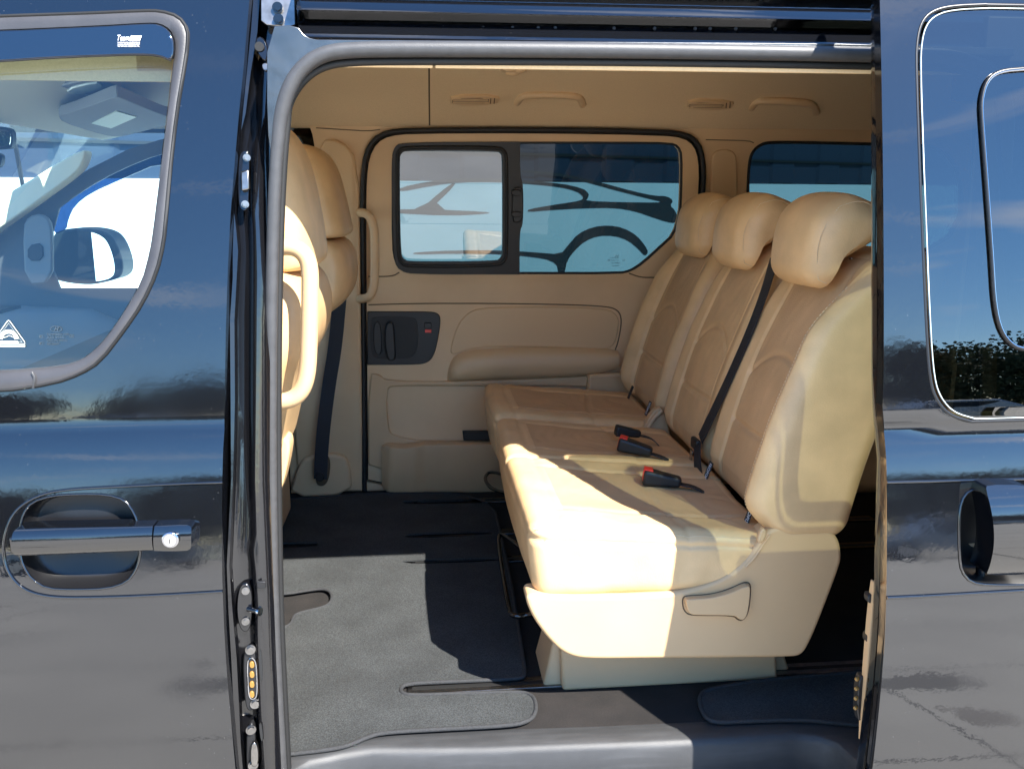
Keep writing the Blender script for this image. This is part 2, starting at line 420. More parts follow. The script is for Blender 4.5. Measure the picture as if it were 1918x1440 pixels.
m2 = t.nodes.new('ShaderNodeMix'); m2.data_type = 'RGBA'; m2.blend_type = 'MULTIPLY'; m2.inputs[0].default_value = 1
t.links.new(base, m1.inputs[6]); t.links.new(br.outputs['Color'], m1.inputs[7]); t.links.new(m1.outputs[2], m2.inputs[6]); t.links.new(r.outputs[0], m2.inputs[7]); t.links.new(m2.outputs[2], b.inputs['Base Color'])
# wet patches in front of the van
warp = t.nodes.new('ShaderNodeTexNoise'); warp.inputs['Scale'].default_value = 6; warp.inputs['Detail'].default_value = 5; t.links.new(g.outputs['Object'], warp.inputs['Vector'])
wsub = t.nodes.new('ShaderNodeVectorMath'); wsub.operation = 'MULTIPLY_ADD'; wsub.inputs[1].default_value = (.35, .35, 0); t.links.new(warp.outputs['Color'], wsub.inputs[0]); t.links.new(g.outputs['Object'], wsub.inputs[2])
prev = m2.outputs[2]
for bx, by, sx_, sy_ in ((-.90, -2.20, .22, .15), (-.70, -2.24, .08, .09), (-.82, -2.66, .06, .10), (-.86, -2.84, .05, .08), (-.74, -2.98, .05, .07), (-1.04, -2.62, .04, .06), (1.9, -2.3, .30, .16), (.5, -5.2, .7, .35)):
    q = t.nodes.new('ShaderNodeVectorMath'); q.operation = 'SUBTRACT'; q.inputs[1].default_value = (bx+.175, by+.175, 0); t.links.new(wsub.outputs[0], q.inputs[0])
    q2 = t.nodes.new('ShaderNodeVectorMath'); q2.operation = 'MULTIPLY'; q2.inputs[1].default_value = (1/sx_, 1/sy_, 0); t.links.new(q.outputs[0], q2.inputs[0])
    q3 = t.nodes.new('ShaderNodeVectorMath'); q3.operation = 'LENGTH'; t.links.new(q2.outputs[0], q3.inputs[0])
    q4 = t.nodes.new('ShaderNodeMapRange'); q4.inputs[1].default_value = .8; q4.inputs[2].default_value = 1.0; q4.inputs[3].default_value = .36; q4.inputs[4].default_value = 1; t.links.new(q3.outputs['Value'], q4.inputs[0])
    q5 = t.nodes.new('ShaderNodeVectorMath'); q5.operation = 'SCALE'; t.links.new(prev, q5.inputs[0]); t.links.new(q4.outputs[0], q5.inputs['Scale']); prev = q5.outputs[0]
t.links.new(prev, b.inputs['Base Color'])
gr = from_bm('ground', bm, mg); gr['kind'] = 'structure'

# ------------------------------------------------------------------ building beyond the van with a painted car outline
wdir = Vector((math.sin(R(62.5)), math.cos(R(62.5)), 0)); rr = ray(1000, 363); p0 = Vector((0, CY, CZ))+rr*(6.5/math.hypot(rr.x, rr.y))
wn = Vector((wdir.y, -wdir.x, 0))
def B(px, py, d=0.):
    r_ = ray(px, py); o_ = Vector((0, CY, CZ)); t_ = (p0+wn*d-o_).dot(wn)/r_.dot(wn); return o_+r_*t_
bl = empty('building', (p0.x, p0.y, 0), 'pale rendered building with dark blue cladding above, a car outline painted on its wall', 'building')
def wallbox(name, s0, s1, z0, z1, d0, d1, m):
    bm = bmesh.new(); vs = []
    for s_, d_, z_ in [(s0, d0, z0), (s1, d0, z0), (s1, d1, z0), (s0, d1, z0), (s0, d0, z1), (s1, d0, z1), (s1, d1, z1), (s0, d1, z1)]:
        q = p0+wdir*s_+wn*d_; vs.append(bm.verts.new((q.x, q.y, z_)))
    for f in [(0, 1, 2, 3), (4, 5, 6, 7), (0, 1, 5, 4), (1, 2, 6, 5), (2, 3, 7, 6), (3, 0, 4, 7)]: bm.faces.new([vs[i] for i in f])
    o = from_bm(name, bm, m, None, False); o.parent = bl; o.matrix_parent_inverse = bl.matrix_world.inverted(); return o
mw = mat('white_render', (.74, .78, .78), .8, nscale=2, namt=.04)
mb = mat('dark_blue_cladding', (.020, .030, .055), .45)
mn = mat('mural_paint', (.035, .035, .04), .8)
zb = B(1000, 341).z
wallbox('lower_wall', -14, 30, 0, zb, -6, 0, mw)
wallbox('upper_wall', -14, 30, zb+.002, 5.2, -6, -.03, mb)
bm = bmesh.new()
for i in range(60):
    s_ = -13+i*.62
    q = [p0+wdir*(s_+a)+wn*d for a, d in ((0, -.03), (.03, -.015), (.30, -.015), (.33, -.03))]
    lo = [bm.verts.new((v.x, v.y, zb+.01)) for v in q]; hi = [bm.verts.new((v.x, v.y, 5.1)) for v in q]
    for j in range(3): bm.faces.new([lo[j], lo[j+1], hi[j+1], hi[j]])
o = from_bm('cladding_ribs', bm, mb, None, False); o.parent = bl; o.matrix_parent_inverse = bl.matrix_world.inverted()
z2 = B(1270, 296).z
wallbox('cladding_rail', -14, 30, z2-.012, z2+.006, -.02, .0, M['rubber'])
def mural(pts, it=2):
    return [B(x, y, .012) for x, y in chaikin(pts, it)]
bm = bmesh.new()
def X5(a): return [(720+x/1918*600, 250+y/1918*600) for x, y in a]
murals = [
 X5([(860, 455), (1000, 430), (1150, 408), (1190, 395), (1190, 375), (1150, 345), (1050, 320), (820, 298), (640, 290), (440, 292), (300, 310), (90, 350), (90, 325), (280, 285), (440, 270), (640, 270), (820, 282), (1060, 300), (1190, 330), (1225, 360), (1220, 385), (1205, 405), (1400, 412), (1640, 415), (1660, 408), (1600, 395), (1400, 345), (1240, 300), (1090, 262), (900, 235), (700, 228), (700, 222), (900, 225), (1100, 245), (1300, 295), (1480, 345), (1620, 375), (1690, 375), (1732, 402), (1710, 432), (1740, 460), (1755, 500), (1745, 537), (1690, 530), (1600, 500), (1500, 465), (1380, 445), (1200, 447), (1000, 458), (860, 470)]),
 X5([(175, 712), (420, 700), (700, 700), (900, 712), (1055, 725), (1100, 670), (1160, 600), (1250, 560), (1340, 550), (1430, 565), (1510, 610), (1560, 670), (1582, 712), (1560, 735), (1520, 690), (1460, 640), (1380, 612), (1280, 612), (1200, 645), (1140, 700), (1095, 760), (1080, 830), (1060, 900), (1030, 900), (1045, 800), (1000, 760), (900, 740), (700, 722), (420, 718), (175, 724)]),
 X5([(395, 300), (435, 300), (275, 455), (630, 470), (620, 480), (400, 492), (40, 475), (60, 455), (215, 455)]),
]
for pts in murals:
    P = chaikin(pts, 1); P3 = [B(x, y, .004) for x, y in P]
    tr = tessellate_polygon([[Vector(((v-p0).dot(wdir), v.z, 0)) for v in P3]])
    vs = [bm.verts.new(v) for v in P3]
    for a in tr:
        try: bm.faces.new([vs[i] for i in a])
        except ValueError: pass
o = from_bm('car_outline_mural', bm, mn, None, False); o.parent = bl; o.matrix_parent_inverse = bl.matrix_world.inverted()

# ------------------------------------------------------------------ the van
van = empty('van', (0, 0, 0), 'glossy black passenger van with its side sliding door open on a beige interior', 'van')
P_ = M['paint']
# --- front door
XF = -1.34
rear_edge = [(470, -30), (462, 60), (456, 130), (447, 220), (440, 300), (432, 400), (427, 500), (423, 620), (421, 750), (418, 840), (416, 920), (416, 1070), (420, 1180), (425, 1260), (433, 1350), (441, 1440), (448, 1500)]
ro = xz(rear_edge, skin)
outer = ro+[(ro[-1][0]+.0, .42), (XF, .42), (XF, 1.27), (-1.16, 1.50), (-.98, ro[0][1])]
win_o = [(-350, 46), (0, 32), (180, 26), (267, 22), (300, 22), (335, 32), (351, 55), (351, 85), (346, 120), (330, 213), (318, 320), (311, 400), (306, 455), (293, 510), (267, 567), (233, 617), (187, 677), (150, 700), (100, 718), (0, 733), (-350, 742)]
win_i = [(-350, 74), (0, 61), (180, 53), (277, 47), (300, 48), (318, 60), (326, 80), (326, 100), (321, 130), (313, 207), (293, 367), (285, 430), (279, 470), (263, 530), (230, 587), (200, 630), (177, 655), (150, 675), (110, 688), (0, 697), (-350, 706)]
wo = xz(chaikin(win_o, 1), skin); wi = xz(chaikin(win_i, 1), skin)
cupo = [(36, 1010), (38, 985), (44, 961), (60, 940), (97, 928), (150, 925), (201, 926), (234, 936), (252, 961), (260, 989), (263, 1015), (262, 1045), (254, 1069), (238, 1090), (201, 1102), (140, 1104), (89, 1102), (60, 1085), (44, 1060), (37, 1035)]
cx_ = xz(chaikin(cupo, 1), skin)
fd = panel('front_door', outer, [wo, cx_], skin, P_, van, thick=.05, label='black front door with window and pull handle')
def ring(name, po, pi, fn, m, parent, bulge=.004, base=.002):
    """moulding strip between two outlines with equal counts"""
    rows = []; n_ = len(po)
    A = [Vector((x, fn(z)+.006, z)) for x, z in po]; Bq = [Vector((x, fn(z)+.012, z)) for x, z in pi]
    def row(f, d): return [a*(1-f)+b*f+Vector((0, d, 0)) for a, b in zip(A, Bq)]
    L_ = [row(0, 0), row(.02, -.006-base), row(.12, -.006-bulge), row(.45, -.008-bulge), row(.85, -.010-bulge*.7), row(.98, -.009), row(1, .006)]
    rows = [r_+[r_[0]] for r_ in L_]
    return loft(name, rows, m, parent, 0, 50)
def resample(pts, n, closed=True):
    P = [Vector(p) for p in pts]+([Vector(pts[0])] if closed else []); L_ = [0]
    for a, b in zip(P, P[1:]): L_.append(L_[-1]+(b-a).length)
    o_ = []; j = 0
    for i in range(n):
        s_ = L_[-1]*i/(n if closed else n-1)
        while j < len(L_)-2 and L_[j+1] < s_: j += 1
        f = (s_-L_[j])/max(L_[j+1]-L_[j], 1e-9); o_.append(tuple(P[j].lerp(P[j+1], clamp01(f))))
    return o_
mo = ring('window_moulding', wo, wi, skin, M['wtrim'], fd)
tube('moulding_joint', [U(60, 697, off(skin, -.004)), U(66, 708, off(skin, -.006)), U(62, 727, off(skin, -.003))], .0022, M['greyrubber'], fd, 6)
tube('window_gasket', [U(x, y, off(skin, -.0005)) for x, y in [(a[0], a[1]) for a in win_o]], .0035, M['rubber'], fd, 6, 1, True)
# glass
gw = off(skin, .016)
panel('window_glass', xz(chaikin(win_i, 1), gw), [], gw, M['glassfront'], fd, rim=False)
# wind deflector
wd_up = [(-350, 70), (0, 60), (180, 52), (277, 46), (300, 47), (318, 58), (327, 76), (328, 98), (323, 116)]
wd_lo = [(300, 106), (262, 104), (200, 106), (100, 110), (0, 117), (-350, 134)]
wdf = off(skin, -.002)
de = plate('wind_deflector', wd_up+wd_lo, [], wdf, mat('smoked_acrylic', (.004, .005, .008), .03, ior=2.1), fd, .008, .004, .002, 1)
tube('deflector_lip', [U(x, y, off(skin, -.011)) for x, y in [(-300, 131), (0, 116), (100, 109), (200, 105), (262, 103), (298, 105), (320, 114)]], .0014, M['blackplastic'], fd, 6)
bm = bmesh.new(); tfn = off(skin, -.0115)
rx = Vector((1, -.02, 0)); upv = Vector((0, .2, 1))
text_bm(bm, "Team", U(218, 76.5, tfn), (1, 0, .02), upv, .0125, shear=.35, widthfit=.0178)
a = U(241, 76.5, tfn)
for s0, s1 in (((241, 77), (245, 68)), ):
    pass
fr = [(241.5, 77), (245, 67.8), (265.5, 67.5), (262, 77)]; fi = [(243.6, 75.8), (246.2, 69), (263.2, 68.7), (260.6, 75.8)]
A = [bm.verts.new(U(x, y, tfn)) for x, y in fr]; Bv = [bm.verts.new(U(x, y, tfn)) for x, y in fi]
for j in range(4): bm.faces.new([A[j], A[(j+1) % 4], Bv[(j+1) % 4], Bv[j]])
text_bm(bm, "HEKO", U(246, 75.2, tfn), (1, 0, .02), upv, .0068, shear=.3, widthfit=.0118)
for s_, y in (("WORLD DESIGN", 81.4), ("WEATHERPROOF", 84.9), ("WWW.HEKO.PL", 88.4)):
    text_bm(bm, s_, U(220, y, tfn), (1, 0, .02), upv, .0027, widthfit=.034)
me = bpy.data.meshes.new('deflector_print'); bm.to_mesh(me); bm.free(); link('deflector_print', me, M['white'], fd, False)
# etched print and sticker on the glass
tg = off(skin, .0135); bm = bmesh.new()
text_bm(bm, "H", U(100.5, 620, tg), (1, 0, 0), upv, .0095, shear=.4, widthfit=.0075)
c = U(105, 616, tg)
for j in range(24):
    t0, t1 = 2*math.pi*j/24, 2*math.pi*(j+1)/24
    q = [c+Vector((math.cos(t_)*rx_, 0, math.sin(t_)*rz_)) for t_, rx_, rz_ in ((t0, .0092, .0049), (t1, .0092, .0049), (t1, .0082, .0041), (t0, .0082, .0041))]
    bm.faces.new([bm.verts.new(v) for v in q])
for s_, x, y, w_ in (("TEMPERED 43R", 87, 628, .034), ("AS2 M30", 87, 633.5, .027), ("DOT 176 M2CD", 87, 640, .031), ("43R 00097", 87, 646, .020)):
    text_bm(bm, s_, U(x, y, tg), (1, 0, 0), upv, .0042, widthfit=w_)
for x, y, s_ in ((76, 629, .0062), (76, 642, .0062), (134, 628, .007)):
    c = U(x, y, tg); text_bm(bm, "E" if x < 100 else "CCC", c+Vector((-s_/2, 0, -s_/2)), (1, 0, 0), upv, s_, widthfit=s_)
me = bpy.data.meshes.new('glass_print'); bm.to_mesh(me); bm.free(); link('glass_print', me, M['mark'], fd, False)
bm = bmesh.new()
def strip(bm, pts, w_, fn, closed=False):
    P = [U(x, y, fn) for x, y in pts]; n_ = len(P); L_ = []
    for i, p in enumerate(P):
        a = P[i-1] if (i or closed) else p; b_ = P[(i+1) % n_] if (i < n_-1 or closed) else p
        d = (b_-a).normalized(); q = Vector((-d.z, 0, d.x))*w_/2; L_.append((bm.verts.new(p+q), bm.verts.new(p-q)))
    for i in range(n_ if closed else n_-1):
        a, b_ = L_[i], L_[(i+1) % n_]; bm.faces.new([a[0], b_[0], b_[1], a[1]])
strip(bm, [(-16, 644), (14, 601), (16, 600), (18, 601), (46, 640), (47, 644)], .0010, tg, True)
strip(bm, [(-9, 640.5), (16, 605), (41, 640.5)], .0006, tg, True)
arc = [(16+15*math.cos(R(a)), 635-14*math.sin(R(a))) for a in range(0, 181, 15)]
strip(bm, arc, .0062, tg)
strip(bm, [(-2, 641), (34, 641)], .0042, tg); strip(bm, [(-14, 648), (47, 648)], .0026, tg)
strip(bm, chaikin([(5, 633), (12, 631), (17, 628), (24, 631), (28, 633)], 1, False), .0010, tg)
me = bpy.data.meshes.new('triangle_sticker'); bm.to_mesh(me); bm.free(); link('triangle_sticker', me, M['sticker'], fd, False)
# handle band bead
band = [(417, 903), (330, 906), (200, 912), (130, 916), (80, 924), (40, 945), (18, 972), (7, 1010), (6, 1040), (14, 1070), (35, 1097), (65, 1112), (110, 1119), (200, 1118), (300, 1114), (417, 1107)]
tube('handle_band_bead', [U(x, y, off(skin, -.0008)) for x, y in band], .0024, M['paint'], fd, 8, 2)
# cup
def cup(name, outl, fn, depth, m, parent, k=7, shrink=.16):
    P = chaikin(outl, 1); pts = xz(P, fn); n_ = len(pts); cxm = sum(p[0] for p in pts)/n_; czm = sum(p[1] for p in pts)/n_
    rows = []
    for i in range(k+1):
        f = i/k; a = math.sin(f*math.pi/2); d = (1-math.cos(f*math.pi/2))*depth
        sc = 1-shrink*a if False else 1-shrink*(1-math.cos(f*math.pi/2)); dd = math.sin(f*math.pi/2)*depth
        rows.append([Vector((cxm+(x-cxm)*sc, fn(z)+dd, czm+(z-czm)*sc)) for x, z in pts])
    rows.append([Vector((cxm+(x-cxm)*.5, fn(czm)+depth*1.04, czm+(z-czm)*.5)) for x, z in pts])
    rows.append([Vector((cxm, fn(czm)+depth*1.05, czm)) for _ in pts])
    return loft(name, [r_+[r_[0]] for r_ in rows], m, parent, 0, 60)
cup('handle_recess', cupo, skin, .035, M['recess'], fd)
tube('recess_rim', [U(x, y, off(skin, -.0006)) for x, y in cupo], .002, M['paint'], fd, 8, 1, True)
# handle bar
def curved(name, outl, c_, k, m, parent, thick=.03, it=1, step=.0015):
    pts = xz(chaikin(outl, it), flat(c_)); zm = (min(p[1] for p in pts)+max(p[1] for p in pts))/2
    f = lambda z: c_+k*(z-zm)**2
    f.tilt = lambda z: math.degrees(math.atan(2*k*(z-zm)))
    return panel(name, pts, [], f, m, parent, thick=thick, step=step)
def bar(name, corners, fn, o0, o1, m, parent, bevel=.006, it=0, seg=4):
    return plate(name, corners, [], fn, m, parent, -o0, o1, bevel, it, seg=seg)
hh = flat(-.112)
curved('door_handle', [(21, 1010), (21, 998), (28, 994), (150, 991), (284, 988), (284, 988), (285, 1034), (285, 1034), (150, 1040), (30, 1045), (21, 1040)], -.112, 17, M['paint'], fd, .034)
curved('lock_housing', [(287, 988), (287, 988), (345, 985), (357, 988), (358, 1000), (358, 1028), (345, 1036), (287, 1034), (287, 1034)], -.1105, 15, M['paint'], fd, .034)
box('handle_foot', (U(40, 1018, flat(-.09)).x, -.083, U(40, 1018, flat(-.09)).z), (.03, .03, .028), M['jamb'], fd, .004)
c = U(319, 1011, flat(-.1145)); disc('lock_cylinder', c+Vector((0, .001, 0)), (0, 1, 0), .0135, .006, M['chrome'], fd, 28, .002)
disc('lock_face', c+Vector((0, -.0028, 0)), (0, 1, 0), .0088, .003, M['lens'], fd, 24, .0008)
box('key_slot', c+Vector((0, -.0047, 0)), (.0026, .0012, .008), M['steel'], fd, .0003)
# interior door card of the front door (seen from inside / through glass)
panel('door_card', [(XF+.05, .5), (-.40, .5), (-.38, 1.19), (XF+.05, 1.19)], [], flat(.05), M['greyplastic'], fd)
# --- B pillar jamb
ys = [-40, 0, 60, 133, 213, 245, 270, 330, 400, 432, 470, 520, 600, 750, 900, 1000, 1030, 1060, 1140, 1230, 1320, 1350, 1390, 1440, 1500]
def interp(tab, y):
    for (a, u), (b_, v) in zip(tab, tab[1:]):
        if y <= b_: return u+(v-u)*clamp01((y-a)/(b_-a))
    return tab[-1][1]
door_e = [(p[1], p[0]) for p in rear_edge]
r1L = [(-40, 474), (60, 468), (133, 457), (213, 448), (270, 439), (400, 432), (440, 434), (520, 434), (600, 427), (750, 430), (880, 432), (960, 428), (1074, 422), (1230, 431), (1330, 436), (1400, 443), (1500, 452)]
r1R = [(-40, 490), (60, 483), (133, 471), (213, 461), (245, 452), (270, 443), (400, 438), (435, 444), (470, 447), (600, 440), (750, 441), (880, 438), (960, 435), (1074, 430), (1230, 444), (1330, 449), (1400, 452), (1500, 461)]
r2L = [(-40, 512), (60, 500), (133, 490), (213, 488), (245, 484), (270, 477), (400, 472), (440, 475), (520, 475), (700, 474), (900, 474), (1000, 476), (1040, 470), (1070, 478), (1170, 479), (1230, 481), (1330, 485), (1440, 492), (1500, 498)]
r2R = [(-40, 545), (60, 520), (133, 502), (213, 497), (270, 487), (400, 480), (440, 482), (520, 484), (700, 482), (900, 480), (1230, 490), (1440, 503), (1500, 508)]
sealL = [(-40, 575), (60, 558), (100, 535), (133, 520), (213, 510), (400, 499), (600, 494), (900, 493), (1230, 505), (1440, 515), (1500, 519)]
cols = []
rows = []
for y in ys:
    e = interp(door_e, y); a, b_, c_, d_, s_ = (interp(t_, y) for t_ in (r1L, r1R, r2L, r2R, sealL))
    if a < e+5: a = e+5
    if b_ < a+3: b_ = a+3
    row = [(e-2, .02), (e+1, .05), (a-1, .055), (a, .030), (a+2, .026), (b_-1, .027), (b_+1, .033), (b_+5, .052), ((b_+c_)/2, .058), (c_-5, .054), (c_-1, .036), (c_+1, .030), (d_-2, .028), (d_+2, .030), (s_-2, .034), (s_+12, .05)]
    rows.append([U(x, y, off(skin, dd)) for x, dd in row])
pil = loft('door_pillar', rows, M['jamb'], van, 0, 50, label='black painted pillar behind the front door')
# pillar inner box to close it
box('pillar_inner_trim', (-.385, .20, 1.12), (.07, .05, 1.22), M['trim'], van, .02)
def PJ(x, y, d=.04): return U(x, y, off(skin, d))
# upper latch plate
plate('latch_plate', [(447, 300), (452, 284), (462, 282), (468, 292), (467, 330), (466, 385), (460, 396), (450, 392), (446, 370)], [], off(skin, .032), M['jamb'], pil, .003, .004, .001, 2)
plate('latch_guide', [(452, 322), (467, 318), (468, 355), (453, 358)], [], off(skin, .026), M['steel'], pil, .006, .006, .002, 0)
for x, y in ((462, 296), (459, 383)):
    bm = bmesh.new(); disc_bm(bm, PJ(x, y, .026), (.3, -1, .1), .0046, .007, 6); disc_bm(bm, PJ(x, y, .029), (.3, -1, .1), .0062, .003, 16)
    from_bm('latch_bolt', bm, M['steel'], pil, True, 30)
# striker
plate('striker_plate', [(446, 1110), (452, 1092), (463, 1090), (472, 1100), (474, 1135), (471, 1170), (463, 1182), (452, 1178), (446, 1160), (444, 1135)], [], off(skin, .045), M['jamb'], pil, .004, .004, .0015, 2)
p_ = PJ(464, 1140, .036)
bm = bmesh.new(); tube_bm(bm, [p_, p_+Vector((.019, -.010, 0))], .0042, 14); disc_bm(bm, p_+Vector((.021, -.011, 0)), (1, -.5, 0), .0072, .004, 20)
from_bm('striker_pin', bm, M['chrome'], pil, True, 40)
for x, y in ((460, 1106), (460, 1163)):
    bm = bmesh.new(); disc_bm(bm, PJ(x, y, .0385), (.2, -1, .1), .0065, .004, 18); disc_bm(bm, PJ(x, y, .036), (.2, -1, .1), .003, .003, 6)
    from_bm('striker_bolt', bm, M['steel'], pil, True, 30)
# contacts
plate('contact_housing', [(455, 1230), (462, 1212), (475, 1208), (481, 1225), (484, 1300), (478, 1325), (466, 1330), (459, 1315)], [], off(skin, .042), M['blacksatin'], pil, .004, .01, .002, 2)
ctr = [(463, 1238), (470, 1230), (479, 1236), (481, 1260), (482, 1298), (478, 1308), (468, 1308), (465, 1290)]
tube('contact_rim', [U(x, y, off(skin, .037)) for x, y in ctr], .0016, M['chrome'], pil, 6, 2, True)
for k in range(4):
    y = 1245+k*18.5
    plate('contact_pad', [(467, y-6), (475, y-7), (477, y+5), (468, y+6)], [], off(skin, .0365), M['gold'], pil, .001, .003, .001, 1)
for x, y in ((469, 1216), (478, 1317), (470, 1366), (474, 1432)):
    bm = bmesh.new(); disc_bm(bm, PJ(x, y, .034), (.3, -1, .1), .006, .008, 6); disc_bm(bm, PJ(x, y, .037), (.3, -1, .1), .0085, .003, 18)
    from_bm('pillar_bolt', bm, M['steel'], pil, True, 30)
plate('lower_latch', [(461, 1385), (467, 1352), (476, 1352), (479, 1385), (482, 1440), (482, 1500), (465, 1500)], [], off(skin, .042), M['blacksatin'], pil, .004, .01, .002, 1)
plate('lower_latch_hook', [(470, 1392), (478, 1384), (484, 1396), (485, 1425), (478, 1434), (470, 1428)], [], off(skin, .034), M['steel'], pil, .006, .006, .003, 1)
bm = bmesh.new()
box_bm(bm, U(490, 1094, off(skin, .024)), (.014, .006, .012))
from_bm('pillar_clip', bm, M['blackplastic'], pil, True, 30, .001)
for y0, y1 in ((1218, 1272), (1355, 1385)):
    plate('drain_slot', [(485, y0), (490, y0-2), (493, y1), (489, y1+2)], [], off(skin, .0275), M['rubber'], pil, .001, .002, 0, 1)
# top bracket
plate('rail_bracket', [(488, -60), (552, -60), (554, 48), (540, 52), (500, 48), (489, 40)], [], off(skin, .012), M['steel'], pil, .003, .03, .0015, 0)
for x, y in ((520, 15), (522, 37)):
    bm = bmesh.new(); disc_bm(bm, U(x, y, off(skin, .006)), (0, -1, .1), .0085, .006, 20); disc_bm(bm, U(x, y, off(skin, .002)), (0, -1, .1), .0055, .004, 6)
    from_bm('bracket_bolt', bm, M['jamb'], pil, True, 30)
plate('pillar_tab', [(478, 72), (490, 68), (502, 84), (502, 112), (494, 116), (480, 98)], [], off(skin, .022), M['jamb'], pil, .002, .01, .002, 1)
disc('tab_grommet', U(486, 88, off(skin, .018)), (0, -1, 0), .0075, .004, M['rubber'], pil)
plate('small_plug', [(490, 120), (500, 118), (506, 128), (498, 134), (492, 130)], [], off(skin, .024), M['steel'], pil, .001, .004, .001, 2)

# --- weatherstrip round the opening
sy = lambda z: .012+.032*clamp01((z-.6)/1.2)
seal_px = [(532, 1560), (527, 1440), (519, 1300), (512, 1150), (507, 900), (507, 650), (511, 430), (517, 300), (524, 225), (536, 175), (560, 132), (598, 103), (650, 93), (800, 92), (1100, 94), (1400, 98), (1700, 104)]
sp_ = [U(x, y, sy) for x, y in seal_px]
zt = sp_[-1].z; XR = 1.02
sp_ += [Vector((XR-.12, sy(zt), zt)), Vector((XR-.03, sy(zt), zt-.03)), Vector((XR, sy(zt-.15), zt-.15)), Vector((XR, .012, .60)), Vector((XR, .012, .45))]
_sp = chaikin([tuple(p) for p in sp_], 2, False)
ws = tube('weatherstrip', _sp, [.0104+.0024*sstep(1.60, 1.76, p[2]) for p in _sp], M['greyrubber'], van, 16, 0)
tube('weatherstrip_lip', [p+(Vector((.0095, .016, 0)) if i < 9 else Vector((.0, .014, -.0165)) if i < 18 else Vector((-.014, .02, 0))) for i, p in enumerate(sp_)], .0065, M['rubber'], ws, 10, 2)
# flange plate above and around the opening corner
fl = off(sy, -.006)
plate('opening_flange', [(500, 50), (556, 47), (572, 70), (600, 76), (1900, 84), (1900, 112), (700, 98), (640, 98), (600, 112), (560, 145), (532, 200), (522, 260), (510, 300), (500, 240)], [], fl, M['flange'], van, .0, .01, .001, 1)
# --- roof rail: extruded profile
prof = []
for py, Y in [(79, .046), (78, .048), (76, .052), (60, .062), (50, .072), (48, .078), (46, .12), (44, .125), (30, .125), (28, .115), (27, .050), (24, .052), (12, .068), (9, .072), (7, .078), (6, .11), (-20, .115), (-24, .085), (-50, .10)]:
    v = W(1000, py, Y); prof.append((Y, v.z))
zr = prof[-1][1]
prof += [(.11, zr+.045), (.20, zr+.075), (.45, zr+.10), (.87, zr+.115)]
full = prof+[(1.74-y, z) for y, z in prof[::-1] if z > prof[0][1]+.10]
x0, x1 = U(556, 60, sy).x, 2.95
def sect(x): return [Vector((x, y, z)) for y, z in full]
lj = [Vector((x0+.02, y, z)) for y, z in full]
rows = [sect(x0), sect(.3), sect(.9), sect(1.9), sect(x1)]
roof = loft('roof', rows, M['paint'], van, 0, 25, label='black roof with sliding door channel')
# front part of the roof over cabin (follows body skin)
fp = [(skin(1.80)+.09, 1.80), (skin(1.86)+.08, 1.86), (skin(1.95)+.06, 1.95), (.17, zr+.055), (.22, zr+.074), (.45, zr+.099), (.87, zr+.114)]
fp = fp+[(1.74-y, z) for y, z in fp[::-1]]
loft('cabin_roof', [[Vector((x, y, z-dz)) for y, z in fp] for x, dz in ((x0-.002, 0), (-.6, .002), (-.85, .015), (-.98, .04))], M['paint'], van, 0, 25)
random.seed(3)
for px in (830, 905, 960, 1008, 1040, 1150, 1226, 1302, 1330, 1378, 1452):
    disc('rail_rivet', W(px, 49+px*.004, .071), (0, -1, .2), .0028, .004, M['blacksatin'], roof, 12, .001)
loft('channel_end', [[W(556, y, .05), W(556, y, .115)] for y in (78, 40, 5, -40)], M['jamb'], roof, 0)

# --- opposite outer side, rear and front ends of the shell
mirror = lambda y: 1.74-y
ozs = [.42, .6, .9, 1.0, 1.12, 1.2]
loft('far_side_panel', [[Vector((x, 1.74-skin(z), z)) for x in (-1.34, -.24)] for z in ozs], M['paint'], van)
loft('far_sliding_door_skin', [[Vector((x, 1.74-skin(z), z)) for x in (-.235, .98)] for z in ozs], M['paint'], van)
loft('far_quarter_skin', [[Vector((x, 1.74-skin(z), z)) for x in (.985, 2.95)] for z in ozs], M['paint'], van)
loft('tailgate', [[Vector((x, y, z)) for y in (-.05, .3, .87, 1.44, 1.79)] for x, z in ((2.97, .42), (3.0, .7), (2.99, 1.2), (2.9, 1.7), (2.87, 1.93))], M['paint'], van)
# nose: bonnet, fenders
fnd = panel('front_fender', [(XF-.004, .42), (XF-.004, 1.27), (-1.30, 1.30), (-1.8, 1.16), (-2.35, .98), (-2.42, .8), (-2.42, .40), (-2.22, .38), (-2.2, .5), (-2.12, .62), (-1.98, .70), (-1.84, .70), (-1.70, .62), (-1.62, .5), (-1.60, .38)], [], skin, P_, van)
loft('bonnet', [[Vector((x, y, z+.03*(1-((y-.87)/.9)**2))) for y in (-.06, .2, .6, .87, 1.14, 1.54, 1.80)] for x, z in ((-1.62, 1.17), (-1.8, 1.13), (-2.1, 1.05), (-2.36, .94), (-2.43, .8), (-2.43, .4))], P_, van)
loft('far_fender', [[Vector((x, 1.80, z)) for x in (-1.34, -2.42)] for z in (.42, .95)], P_, van)
loft('cowl', [[Vector((x, y, z)) for y in (-.06, .87, 1.8)] for x, z in ((-1.35, 1.20), (-1.62, 1.185))], M['blackplastic'], van)
